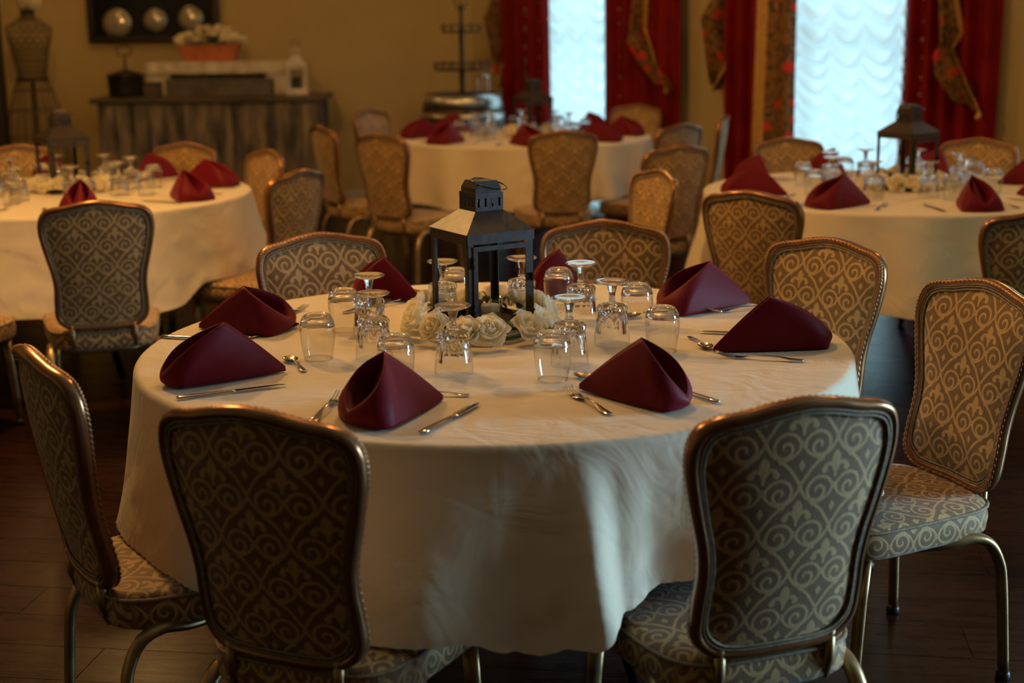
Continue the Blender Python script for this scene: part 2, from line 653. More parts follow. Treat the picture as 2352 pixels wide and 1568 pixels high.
# window wall: P(t) = (-.024 + 1.333 t, 11.8 - 1.44 t)
WD = Vector((1.333, -1.44, 0)); WL = WD.length; WD.normalize()
WN = Vector((WD.y, -WD.x, 0))           # into the room
if WN.y > 0: WN = -WN
W0 = Vector((-.024, 11.8, 0))
def wp(t, z=0, off=0): 
    p = W0 + WD * (t * WL) + WN * off
    return Vector((p.x, p.y, z))
WANG = math.atan2(WD.y, WD.x)
tc = (YB - 11.8) / -1.44                 # corner with the back wall

# floor: sub-floor and individual planks where they can be told apart
struct(MB().box((-.2, 4.2, -.06), (11.6, 17.4, .1)).obj('floor', M['floor'], smooth=False))
floor_root = bpy.data.objects['floor']
pl = {}
PW, PLN = .18, 1.22
PA = D(-8)
k = 0
for ix in range(-4, 5):
    for iy in range(-8, 46):
        cx = ix * PLN + ((iy * 37) % 100) / 100 * PLN
        cy = iy * PW
        x = cx * math.cos(PA) - cy * math.sin(PA)
        y = cx * math.sin(PA) + cy * math.cos(PA)
        if not (1.6 < y < 7.2 and abs(x) < .42 * y + .7): continue
        if 'p' not in pl:
            pl['p'] = MB().box((0, 0, -.005), (PLN - .0012, PW - .0012, .01), bev=.0007).mesh('plank', M['floor'], False)
        o = bpy.data.objects.new('plank', pl['p'])
        link(o, floor_root)
        o.location = (x, y, 0)
        o.rotation_euler = (0, 0, PA)
        k += 1
print('planks', k)
struct(MB().box((-.2, 4.2, RH + .05), (11.6, 17.4, .1)).obj('ceiling', M['ceiling'], smooth=False))
cw = wp(tc)
struct(MB().box(((cw.x - 5.8) / 2, YB + .06, RH / 2), (cw.x + 5.8, .12, RH)).obj('wall_back', M['wall'], smooth=False))
struct(MB().box((-5.76, 4.1, RH / 2), (.12, 16.2, RH)).obj('wall_left', M['wall'], smooth=False))
struct(MB().box((-.4, -4.06, RH / 2), (10.9, .12, RH)).obj('wall_front', M['wall'], smooth=False))

T_END = 3.3
WINS = [(.20, .70, .12, 2.62), (1.40, 1.97, .12, 2.62), (2.62, 3.10, .12, 2.62)]
def wall_seg(mb, t0, t1, z0, z1):
    a, b = wp(t0), wp(t1)
    c = (a + b) / 2 - WN * .08
    mb.box((c.x, c.y, (z0 + z1) / 2), ((b - a).length, .16, z1 - z0), rz=WANG)
mb = MB()
edge = tc
for a, b, z0, z1 in WINS:
    wall_seg(mb, edge, a, 0, RH)
    wall_seg(mb, a, b, 0, z0)
    wall_seg(mb, a, b, z1, RH)
    edge = b
wall_seg(mb, edge, T_END, 0, RH)
struct(mb.obj('wall_windows', M['wall'], smooth=False))
ce = wp(T_END)
RX = ce.x
# right wall with an added unseen alcove, shaped to steer daylight from its end window
AY0, AY1, AX, AYO = 2.25, 4.55, RX + 2.6, 3.65
mb = MB()
mb.box((RX + .06, (ce.y + AYO) / 2, RH / 2), (.12, ce.y - AYO, RH))  # run on across the alcove mouth, put in to screen the left rear table
mb.box((RX + .06, (AY0 - 4) / 2, RH / 2), (.12, AY0 + 4, RH))
mb.box(((RX + AX) / 2 + .06, AY1 + .06, RH / 2), (AX - RX, .12, RH))
mb.box(((RX + AX) / 2 + .06, AY0 - .06, RH / 2), (AX - RX, .12, RH))
mb.box((AX + .06, (AY0 + AY1) / 2, .12), (.12, AY1 - AY0, .24))
mb.box((AX + .06, (AY0 + AY1) / 2, (2.45 + RH) / 2), (.12, AY1 - AY0, RH - 2.45))
mb.box((AX + .06, AY0 + .15, RH / 2), (.12, .3, RH))
mb.box((AX + .06, AY1 - .15, RH / 2), (.12, .3, RH))
struct(mb.obj('wall_right_light_alcove', M['wall'], smooth=False))
struct(MB().box(((RX + AX) / 2 + .2, (AY0 + AY1) / 2, -.06), (AX - RX + .5, AY1 - AY0 + .3, .1)).obj('floor', M['floor'], smooth=False))  # floor of the added alcove
struct(MB().box(((RX + AX) / 2 + .2, (AY0 + AY1) / 2, RH + .05), (AX - RX + .5, AY1 - AY0 + .3, .1)).obj('ceiling', M['ceiling'], smooth=False))  # ceiling of the added alcove
lamp('AREA', 'daylight', (AX + .14, (AY0 + AY1) / 2, 1.35), 600, COOL, 2.2, 1.7, rot=(0, D(90), 0))

# window frames, panes, lace
for i, (a, b, z0, z1) in enumerate(WINS):
    root = empty('window_%d' % (i + 1))
    struct(root)
    w = (b - a) * WL
    f = MB()
    mid = (a + b) / 2
    for t in (a, b):
        p = wp(t + (.012 if t == a else -.012), 0, -.10)
        f.box((p.x, p.y, (z0 + z1) / 2), (.05, .06, z1 - z0), rz=WANG)
    for z in (z0 + .025, (z0 + z1) / 2, z1 - .025):
        p = wp(mid, 0, -.10)
        f.box((p.x, p.y, z), (w - .05, .05, .05), rz=WANG)
    f.obj('window_frame', M['trim'], root, smooth=False)
    p = wp(mid, 0, -.11)
    MB().box((p.x, p.y, (z0 + z1) / 2), (w - .05, .006, z1 - z0 - .05), rz=WANG).obj('pane', M['pane'], root, smooth=False)
    c = wp(mid, (z0 + z1) / 2, -.22)
    lt = lamp('AREA', 'daylight', c, [30, 30, 16][i], (.50, .82, 1), w, z1 - z0)
    lt.rotation_euler = (-WN).to_track_quat('Z', 'Y').to_euler()

def lace(t0, t1, z0, z1, off, seed):
    cols = max(3, round((t1 - t0) * WL / .24))
    rnd = random.Random(seed)
    ph = [rnd.uniform(0, 6) for _ in range(cols + 1)]
    def fn(a, b):
        u = a * cols
        c = int(min(u, cols - 1e-6)); fr = u - c
        z = z1 + (z0 - z1) * b
        sag = .095 * pw(math.sin(PI * fr), .9)
        zz = z + sag
        s = math.sin((zz * 52) + ph[c] + 1.6 * math.sin(zz * 5 + ph[c]))
        gather = .35 + .65 * math.sin(PI * fr)
        dz = .030 * s * gather + .02 * math.cos(PI * 2 * fr) + .008 * math.sin(zz * 131 + ph[c])
        return wp(t0 + (t1 - t0) * a, z, off + dz)
    return MB().grid(fn, cols * 14, 300)
for i, (a, b, z0, z1) in enumerate(WINS[:2]):
    o = lace(a - .03, b + .03, .03, 2.9, .07, 3 + i).obj('lace_curtain', M['lace'])
    tag(o, ['gathered white lace curtain glowing in the narrower window beyond the far middle table',
            'gathered white lace curtain glowing in the wide window behind the right rear table'][i], 'curtain', 'lace curtains')

def folds(t0, t1, z0, z1, off, mat, name, n, label, seed=0, amp=.035, parent=None):
    rnd = random.Random(seed)
    p1 = rnd.uniform(0, 6)
    def fn(a, b):
        z = z1 + (z0 - z1) * b
        ph = 2 * PI * n * a + p1 + .5 * math.sin(a * 5 + p1) + .25 * math.sin(z * 1.3 + p1)
        s = math.sin(ph)
        d = amp * (s + .25 * math.sin(2 * ph + 1 + z))
        return wp(t0 + (t1 - t0) * a + .004 * math.sin(z * 2.2 + p1), z, off + d)
    o = MB().grid(fn, int(n * 16), 90).obj(name, mat, parent)
    if label: tag(o, label, 'curtain')
    return o
folds(.055, .31, .02, 2.95, .12, M['red'], 'curtain', 3.5, 'crimson drape left of the narrow lace window, beside the barrel', 1)
folds(.61, 1.0, .02, 2.95, .12, M['red'], 'curtain', 4.5, 'crimson drape right of the narrow lace window with gold swag on it', 2)
folds(1.205, 1.345, .02, 2.95, .12, M['red'], 'curtain', 2.5, 'narrow crimson drape left of the gold braid on the wide window', 3)
br = folds(1.372, 1.49, .02, 2.95, .13, M['brocade'], 'curtain', 1.5, 'flowered brocade drape edged with gold braid beside the wide window', 4, .02)
folds(1.335, 1.378, .02, 2.95, .15, M['gold_braid'], 'gold_braid', 1, None, 5, .008, br)
folds(1.885, 2.216, .02, 2.95, .12, M['red'], 'curtain', 5, 'crimson drape right of the wide lace window behind the lantern', 6)

def swag(pts, off, label, trim=True):
    """a cascading scarf of brocade: pts = list of (t, z, half width along t, tilt)"""
    root = empty('jabot', label=label, cat='curtain')
    n = len(pts)
    def sample(b):
        f = b * (n - 1); i = int(min(f, n - 1.001)); k = f - i
        k = k * k * (3 - 2 * k)
        return [pts[i][j] * (1 - k) + pts[i + 1][j] * k for j in range(4)]
    def fn(a, b):
        t, z, hw, tilt = sample(b)
        s = (a - .5) * 2
        return wp(t + s * hw, z + s * tilt, off + .05 * math.sin(s * 2.4 + b * 5) + .03 * math.cos(s * 6))
    MB().grid(fn, 16, 36).obj('swag', M['brocade'], root)
    def fr(a, b):
        t, z, hw, tilt = sample(b)
        s = 1 + a * .22
        return wp(t + s * hw, z + s * tilt, off + .06 * math.sin(s * 2.4 + b * 5) + .035 * math.cos(s * 6))
    MB().grid(fr, 3, 36).obj('gold_edge', M['gold_braid'], root)
    def fl(a, b):
        t, z, hw, tilt = sample(b)
        s = -1 - a * .25
        return wp(t + s * hw, z + s * tilt, off + .05 * math.sin(s * 2.4 + b * 5))
    MB().grid(fl, 3, 36).obj('dark_fringe', M['wood_dark'], root)
    return root
swag([(.0, 2.6, .05, .03), (-.01, 2.0, .06, -.05), (.035, 1.62, .035, -.10), (.0, 1.45, .045, -.08), (.03, 1.25, .03, -.08), (.035, 1.02, .012, -.05)], .1,
     'patterned cascade swag hanging at the left edge of the narrow window, behind the barrel')
swag([(.84, 2.6, .05, .03), (.82, 1.7, .02, .0), (.80, 1.42, .025, .0), (.83, 1.28, .05, -.07), (.90, 1.12, .06, -.09), (.95, 1.02, .03, -.03)], .17,
     'gold and brown patterned swag hanging over the crimson drape of the narrow window')
swag([(1.16, 2.6, .04, .03), (1.15, 1.8, .045, -.08), (1.17, 1.58, .03, -.06), (1.145, 1.42, .04, -.1), (1.17, 1.22, .035, -.06), (1.16, 1.03, .008, -.02)], .12,
     'patterned cascade swag hanging on the wall strip between the two windows')
swag([(2.06, 2.6, .05, .03), (2.05, 1.65, .03, .0), (2.07, 1.47, .035, -.06), (2.065, 1.32, .012, -.01), (2.09, 1.2, .045, -.07), (2.13, 1.05, .07, -.1), (2.16, .96, .04, -.04)], .18,
     'red and gold patterned swag hanging over the crimson drape right of the wide window')

# skirting
bbk = MB().box(((cw.x - 5.7) / 2, YB - .01, .06), (cw.x + 5.6, .02, .12)).obj('baseboard_back', M['trim'], smooth=False)
struct(bbk)
mb = MB()
a, b = wp(tc + .02), wp(.18); 
for t0, t1 in ((tc + .03, .2), (.7, 1.4), (1.97, 2.6)):
    a, b = wp(t0, .06, .01), wp(t1, .06, .01)
    c = (a + b) / 2
    mb.box((c.x, c.y, .06), ((b - a).length, .02, .12), rz=WANG)
struct(mb.obj('baseboard_right', M['trim'], smooth=False))

# dark wooden door frame at the left edge
struct(MB().box((-4.02, 10.35, RH / 2), (.86, .16, RH), bev=.01).obj('trim_1', M['wood_dark'], smooth=False))

# ------------------------------------------------------------------ banquet chair
BW, BH, BZ = .190, .461, .437      # half width, height and lower edge of the back
def outline(n=96):
    """half outline of the back (x, s) by control points, mirrored; from the bottom centre round"""
    cp = [(0, 0), (.45, .0), (.66, .02), (.80, .085), (.815, .20), (.80, .33), (.83, .45), (.90, .57), (.96, .68),
          (1.0, .78), (.99, .86), (.925, .918), (.78, .948), (.55, .964), (.28, .988), (0, 1.0)]
    def cr(p0, p1, p2, p3, t):
        return tuple(.5 * (2 * b + (c - a) * t + (2 * a - 5 * b + 4 * c - d) * t * t + (3 * b - a - 3 * c + d) * t ** 3)
                     for a, b, c, d in zip(p0, p1, p2, p3))
    full = cp + [(-x, y) for x, y in cp[-2:0:-1]]
    m = len(full)
    out = []
    per = n // m + 1
    for i in range(m):
        for k in range(per):
            out.append(cr(full[i - 1], full[i], full[(i + 1) % m], full[(i + 2) % m], k / per))
    return out
OUT = outline(90)
def bk(x, s, d=0):
    """back surface: x in BW units, s in BH units, d = forward offset"""
    X_, S_ = x * BW, s * BH
    y = -.075 * pw(s, 1.35) - .012 * math.sin(PI * s) + .75 * X_ * X_ + d
    return Vector((X_, y, BZ + S_))
def back_pad(scale, crown, d0, sgn):
    cx, cs = 0, .49
    V, U, F = [], [], []
    NR = 12
    n = len(OUT)
    ring0 = None
    for j in range(NR + 1):
        q = j / NR
        for (x, s) in OUT:
            xx, ss = cx + (x - cx) * q * scale, cs + (s - cs) * q * (scale + .012)
            prof = (1 - q ** 3.2)
            V.append(bk(xx, ss, d0 + sgn * crown * prof))
            U.append((xx * BW * sgn + .061, ss * BH + .02))
    for j in range(NR):
        for k2 in range(n):
            k3 = (k2 + 1) % n
            q = (j * n + k2, j * n + k3, (j + 1) * n + k3, (j + 1) * n + k2)
            F.append(q if sgn > 0 else q[::-1])
    return MB().add(V, F, U)
def seat_ring(q, z, inset=0):
    pts = []
    for k in range(64):
        a = 2 * PI * k / 64
        ca, sa = math.cos(a), math.sin(a)
        e = .42
        x = math.copysign(abs(ca) ** e, ca); y = math.copysign(abs(sa) ** e, sa)
        w = .205 + .022 * y
        pts.append(((w - inset) * x * q, .225 + (.222 - inset) * y * q * (1 + .0 * x), z))
    return pts
SEAT_Z0, SEAT_Z1 = .352, .425
def make_chair():
    t = empty('banquet_chair', cat='chair')
    # seat cushion
    V, U, F = [], [], []
    rings = []
    for q in (.0, .25, .5, .72, .88, .95): rings.append((q, SEAT_Z1 + .012 * (1 - q ** 2), 0))
    rings += [(1, SEAT_Z1 - .006, .003), (1, SEAT_Z1 - .014, 0), (1, (SEAT_Z0 + SEAT_Z1) / 2, -.003), (1, SEAT_Z0 + .008, 0), (1, SEAT_Z0, .008), (.5, SEAT_Z0 - .002, .0), (0, SEAT_Z0 - .002, 0)]
    acc = 0
    for i, (q, z, ins) in enumerate(rings):
        for (x, y, zz) in seat_ring(q, z, ins):
            V.append((x, y, zz))
            drop = max(0, SEAT_Z1 - z)
            nx, ny = x / .21, (y - .225) / .222
            if drop > .01 and abs(nx) > abs(ny): U.append((y, -zz * 1.0 + .3))
            elif drop > .01: U.append((x, zz))
            else: U.append((x + .061, y + .03))
    for j in range(len(rings) - 1):
        for k2 in range(64):
            k3 = (k2 + 1) % 64
            F.append((j * 64 + k2, (j + 1) * 64 + k2, (j + 1) * 64 + k3, j * 64 + k3))
    MB().add(V, F, U).obj('seat', M['damask'], t)
    MB().tube([(x, y, z) for x, y, z in seat_ring(1.0, SEAT_Z1 - .009, -.001)], .0042, 6, closed=True).obj('seat_piping', M['plain_fabric'], t)
    # back: frame, rope, pads
    sec = []
    for k2 in range(12):
        a = 2 * PI * k2 / 12
        sec.append((math.cos(a) * .0115, math.sin(a) * .0165))
    path = [bk(x, s) for x, s in OUT]
    # the direction 'outwards in the plane' as section x axis
    cen = bk(0, .5)
    upv = []
    n = len(OUT)
    for i, (x, s) in enumerate(OUT):
        x0, s0 = OUT[i - 1]; x1, s1 = OUT[(i + 1) % n]
        tx, ts = (x1 - x0) * BW, (s1 - s0) * BH
        upv.append(Vector((ts, 0, -tx)))
    MB().tube(path, 1, closed=True, sec=sec, upv=upv).obj('back_frame', M['gilt'], t)
    for nm, d, sc_ in (('rope_trim', .0125, 1.020),):
        big = []
        up3 = []
        for i, (x, s) in enumerate(OUT):
            x1, s1 = OUT[(i + 1) % n]
            for kk in range(5):
                f = kk / 5
                xx, ss = x + (x1 - x) * f, s + (s1 - s) * f
                big.append(bk(xx * sc_, .5 + (ss - .5) * sc_, d))
                up3.append(upv[i] * (1 - f) + upv[(i + 1) % n] * f)
        MB().tube(big, .0050, 6, closed=True, upv=up3,
                  twist=lambda i, k, m: 1 + .26 * math.sin(i * 2 * PI / 5 * 1.0 + k * 2 * PI / m)).obj(nm, M['rope'], t)
    back_pad(.955, .026, .006, 1).obj('backrest', M['damask'], t)
    back_pad(.955, .010, -.006, -1).obj('back_panel', M['damask'], t)
    for d, sc_ in ((.012, .950), (-.012, .950)):
        for g in (0, .028):
            MB().tube([bk(x * (sc_ - g), .49 + (s - .49) * (sc_ - g + .01), d) for x, s in OUT], .0026, 5, closed=True).obj('piping', M['plain_fabric'], t)
    # bracket from seat to back
    for sx in (-1, 1):
        MB().tube([(sx * .11, .10, SEAT_Z0 + .004), (sx * .11, .012, SEAT_Z0 + .010), (sx * .11, .002, SEAT_Z0 + .045), (sx * .11, .002, BZ + .012)], .010, 8).obj('back_bracket', M['leg'], t)
    # seat pan
    MB().tube([(x * .78, .225 + (y - .225) * .78, SEAT_Z0 - .010) for x, y, z in seat_ring(1, 0, 0)], .011, 6, closed=True).obj('seat_rail', M['leg'], t)
    ov = [(math.cos(2 * PI * k2 / 10) * 1.0, math.sin(2 * PI * k2 / 10) * .72) for k2 in range(10)]
    for sx in (-1, 1):
        p = [(sx * .150, .22, SEAT_Z0 - .010), (sx * .178, .15, SEAT_Z0 - .004), (sx * .188, .095, SEAT_Z0 + .004), (sx * .192, .050, SEAT_Z0 - .012),
             (sx * .196, .022, SEAT_Z0 - .055), (sx * .2, .010, SEAT_Z0 - .12), (sx * .208, -.004, .02)]
        # smooth arch
        pp = []
        for i in range(len(p) - 1):
            p0, p1, p2, p3 = [Vector(p[max(0, min(len(p) - 1, q))]) for q in (i - 1, i, i + 1, i + 2)]
            for kk in range(5):
                tt = kk / 5
                pp.append(.5 * (2 * p1 + (p2 - p0) * tt + (2 * p0 - 5 * p1 + 4 * p2 - p3) * tt * tt + (3 * p1 - p0 - 3 * p2 + p3) * tt ** 3))
        pp.append(Vector(p[-1]))
        rr = [.0195 - .004 * i / len(pp) for i in range(len(pp))]
        lg = MB().tube(pp, rr, sec=ov, upv=(1, 0, 0)).obj('leg', M['leg'], t)
        MB().lathe([(.0, 0), (.014, 0), (.017, .004), (.017, .016), (.012, .024), (0, .024)], 12, (sx * .208, -.004, 0)).obj('glide', M['dark_plastic'], lg)
        pf = [(sx * .178, .375, SEAT_Z0 - .006), (sx * .181, .385, .25), (sx * .186, .395, .12), (sx * .19, .40, .02)]
        lg = MB().tube(pf, [.0185, .0175, .016, .0145], sec=ov, upv=(1, 0, 0)).obj('leg', M['leg'], t)
        MB().lathe([(.0, 0), (.014, 0), (.017, .004), (.017, .016), (.012, .024), (0, .024)], 12, (sx * .19, .40, 0)).obj('glide', M['dark_plastic'], lg)
    return t

chair0 = make_chair()
used = [False]
def chair(x, y, yaw, label, group):
    """x, y of the foot of the back; yaw clockwise from +Y"""
    if not used[0]:
        used[0] = True
        c = chair0
        c.location = (x, y, 0); c.rotation_euler = (0, 0, -D(yaw)); c['label'] = label; c['group'] = group
        return c
    return dup(chair0, (x, y, 0), -D(yaw), label, group)

G0, G1, G2, G3 = 'chairs around the nearest table', 'chairs around the right rear table', 'chairs around the left rear table', 'chairs around the far middle table'
CH0 = [(-.406, 2.326, 24, 'large banquet chair back at the front left of the nearest table'),
       (.458, 2.346, -20, 'large banquet chair back at the front right of the nearest table, its seat showing'),
       (1.055, 3.29, -112, 'banquet chair with arched gold leg and grey-lit seat, right of the nearest table'),
       (.850, 3.945, -132, 'golden patterned chair behind the dark right-hand napkin of the nearest table'),
       (.285, 4.34, -172, 'banquet chair behind the nearest table, just right of the lantern'),
       (-.54, 4.15, 153, 'pale-fronted banquet chair behind the nearest table, left of the lantern'),
       (-.875, 2.75, 58, 'banquet chair seen edge-on at the left side of the nearest table')]
for c in CH0: chair(*c, G0)

# ------------------------------------------------------------------ tables and cloths
TC = [(-.04, 3.3215), (1.687, 6.287), (-2.017, 6.501), (.085, 9.398)]
TR, TZ = .822, .765
def interp(ang, tab):
    """periodic interpolation, ang in degrees"""
    ang = (ang + 180) % 360 - 180
    xs = [p[0] for p in tab]
    ex = [(tab[-1][0] - 360, tab[-1][1])] + tab + [(tab[0][0] + 360, tab[0][1])]
    for i in range(len(ex) - 1):
        if ex[i][0] <= ang <= ex[i + 1][0]:
            f = (ang - ex[i][0]) / (ex[i + 1][0] - ex[i][0])
            f = f * f * (3 - 2 * f)
            return ex[i][1] * (1 - f) + ex[i + 1][1] * f
    return tab[0][1]
def cloth_mesh(R, hem, flare, seed, nseg, fold=.022, nf=13):
    """hem(deg) -> z, flare(deg) -> extra radius at the hem; angle measured clockwise from +Y"""
    rnd = random.Random(seed)
    waves = [(nf + rnd.randint(-3, 3), rnd.uniform(0, 2 * PI), rnd.uniform(.5, 1)) for _ in range(3)]
    rows = []
    for r in [0.0001] + [R * (i / 18) for i in range(1, 18)] + [R * .975]:
        rows.append(('t', r))
    for i in range(7):
        rows.append(('e', i / 6))
    ND = 30
    for i in range(1, ND + 1): rows.append(('d', i / ND))
    V, F = [], []
    er = .016
    for kind, q in rows:
        for k in range(nseg):
            a = 2 * PI * k / nseg
            deg = math.degrees(a)
            if kind == 't':
                r, z = q, .0
                z += .0009 * mnoise.noise(Vector((q * math.sin(a) * 5, q * math.cos(a) * 5, seed)))
            elif kind == 'e':
                r = R - er * .2 + er * math.sin(q * PI / 2) * .9
                z = -er * (1 - math.cos(q * PI / 2))
            else:
                w = sum(s * math.sin(n * a + p + q * .6) for n, p, s in waves) / 2.0
                w = w * .8 + .5 * mnoise.noise(Vector((math.sin(a) * 3, math.cos(a) * 3, q * 1.1 + seed)))
                hz, fl = hem(deg), flare(deg)
                zt = TZ - er
                z = (zt + (hz - zt) * q) - TZ
                grow = q ** 1.15
                r = R + er * .7 + grow * fl + (q ** .8) * (fold(deg) if callable(fold) else fold) * w
                r += .006 * q * mnoise.noise(Vector((math.sin(a) * 9, math.cos(a) * 9, q * 5 + seed)))
                if q > .95: r += (q - .95) / .05 * .0016 * math.sin(a * 190)
            V.append((r * math.sin(a), r * math.cos(a), z))
    nr = len(rows)
    for j in range(nr - 1):
        for k in range(nseg):
            k2 = (k + 1) % nseg
            F.append((j * nseg + k, (j + 1) * nseg + k, (j + 1) * nseg + k2, j * nseg + k2))
    F.append(tuple(range(nseg)))
    return MB().add(V, F)

def over_seats(base, chairs, c, seat=.447):
    """hem lifted where it lies on a seat"""
    angs = []
    for ch in chairs:
        rr = math.hypot(ch[0] - c[0], ch[1] - c[1])
        fx, fy = ch[0] + math.sin(D(ch[2])) * .25, ch[1] + math.cos(D(ch[2])) * .25
        if math.hypot(fx - c[0], fy - c[1]) < 1.02:
            angs.append(math.degrees(math.atan2(fx - c[0], fy - c[1])))
    def f(deg):
        z = base(deg)
        for a in angs:
            d = abs((deg - a + 180) % 360 - 180)
            if d < 26:
                k = 1 if d < 15 else (26 - d) / 11
                k = k * k * (3 - 2 * k)
                z = z + (max(z, seat) - z) * k
        return z
    return f

def table(i, label, cloth_label, hem, flare, seed, nseg, fold=.022, nf=13):
    cx, cy = TC[i]
    t = empty('banquet_table', (cx, cy, 0), 0, label, 'table', 'round banquet tables under cloths')
    prof = [(0, .728), (TR - .01, .728), (TR, .732), (TR, .748), (TR - .004, .752), (0, .752)]
    MB().lathe(prof, 64).obj('tabletop', M['wood_dark'], t)
    for k, (a, s) in enumerate([(150, 1), (-150, 1), (30, 1), (-30, 1)]):
        a0 = D(a)
        x, y = math.sin(a0) * .42, math.cos(a0) * .42
        x2, y2 = math.sin(a0 * .96) * .56, math.cos(a0 * .96) * .56
        MB().tube([(x * .6, y * .6, .726), (x, y, .4), (x2, y2, .012)], .0145, 10).obj('leg', M['black_metal'], t)
    MB().tube([(-.2, -.30, .40), (.2, -.30, .40)], .011, 8).obj('brace', M['black_metal'], t)
    MB().tube([(-.2, .30, .40), (.2, .30, .40)], .011, 8).obj('brace', M['black_metal'], t)
    o = cloth_mesh(TR, hem, flare, seed, nseg, fold, nf).obj('tablecloth', M['cloth'])
    o.location = (cx, cy, TZ)
    tag(o, cloth_label, 'tablecloth', 'white round tablecloths')
    return t

hem0 = [(-180, .372), (-171, .358), (-166, .370), (-150, .40), (-141, .352), (-135, .336), (-120, .326), (-100, .37), (-60, .40), (0, .40), (60, .41),
        (95, .44), (116, .50), (135, .47), (150, .49), (158, .485), (164, .455), (168.5, .385), (173, .395), (177, .392)]
flare0 = [(-180, .105), (-171, .145), (-158, .13), (-140, .07), (-115, .055), (-60, .05), (60, .05), (100, .08), (125, .075), (150, .075), (159, .03), (164, .06), (168.5, .165), (172.5, .10), (177, .085)]
chs0 = CH0
table(0, 'round banquet table nearest the camera, hidden under its white cloth',
      'creased white cloth over the nearest table, with the blue-lit fold at the front',
      over_seats(lambda d: interp(d, hem0), CH0, TC[0], .438), lambda d: interp(d, flare0), 3, 720, lambda d: interp(d, [(-180, .016), (-150, .018), (-138, .045), (-100, .055), (-60, .02), (60, .02), (100, .04), (150, .02), (179, .016)]), 9)

CH1 = [(1.432, 7.32, 165, 'banquet chair behind the right rear table, in front of the wide window'),
       (2.311, 7.15, -144, 'banquet chair behind the right rear table at its far right, right of the lantern'),
       (.895, 5.194, 36, 'banquet chair with its patterned back to us, front left of the right rear table'),
       (1.70, 4.56, 8, 'banquet chair cut by the right picture edge before the right rear table')]
CH2 = [(-2.53, 7.42, 158, 'banquet chair at the far left behind the left rear table, beyond the lantern'),
       (-1.70, 7.43, -156, 'banquet chair behind the left rear table in front of the bar'),
       (-1.228, 7.0, -124, 'golden-fronted banquet chair at the right end of the left rear table'),
       (-.945, 6.10, -62, 'grey-looking banquet chair right of the left rear table, seen from behind'),
       (-1.488, 5.129, -17, 'banquet chair with its whole patterned back to us before the left rear table'),
       (-2.17, 5.02, 10, 'banquet chair whose seat corner shows at the left picture edge')]
CH3 = [(-.923, 10.05, 122, 'pale banquet chair behind the far middle table at its left, by the wall'),
       (-.68, 8.00, 40, 'golden banquet chair at the left front of the far middle table'),
       (-1.08, 8.70, 62, 'banquet chair seen edge-on left of the far middle table, beside the bar'),
       (.292, 8.112, -9, 'banquet chair with its wide back to us in front of the far middle table'),
       (.885, 10.30, -150, 'banquet chair behind the far middle table against the crimson drape'),
       (.965, 8.50, -42, 'silvery-lit banquet chair at the right side of the far middle table'),
       (.795, 7.10, -30, 'tall brown chair back with a bright rim, right of the far middle table'),
       (.55, 5.85, -110, 'golden-fronted banquet chair turned sideways in the aisle behind the nearest table'),
       (1.30, 9.15, -78, 'dark banquet chair seen edge-on beside the wall strip between the windows')]
for c in CH1: chair(*c, G1)
for c in CH2: chair(*c, G2)
for c in CH3: chair(*c, G3)
def wavy(base, amp, seed, n=3):
    return lambda d: base + amp * math.sin(D(d) * n + seed) + amp * .5 * math.sin(D(d) * (2 * n + 1) + seed * 2)
table(1, 'round banquet table at the right rear by the wide window, hidden under its cloth',
      'white cloth hanging over the round table at the right rear', over_seats(wavy(.385, .014, 1), CH1, TC[1], .438), wavy(.055, .012, 2), 11, 360, .050, 14)
table(2, 'round banquet table at the left rear before the bar, hidden under its cloth',
      'white cloth with a long hanging corner over the left rear table', over_seats(wavy(.375, .014, 3), CH2, TC[2], .438), wavy(.07, .02, 5), 12, 360, .040, 10)
table(3, 'round banquet table in the far middle before the barrel, hidden under its cloth',
      'white cloth over the farthest round table in front of the barrel', over_seats(wavy(.395, .010, 2), CH3, TC[3], .438), wavy(.05, .01, 4), 13, 300, .045, 13)

def zone(me, z_split):
    """faces above z_split take the solid glass"""
    me.materials.clear()
    me.materials.append(M['glass']); me.materials.append(M['cut_glass'])
    for p in me.polygons:
        p.material_index = 1 if p.center.z > z_split else 0
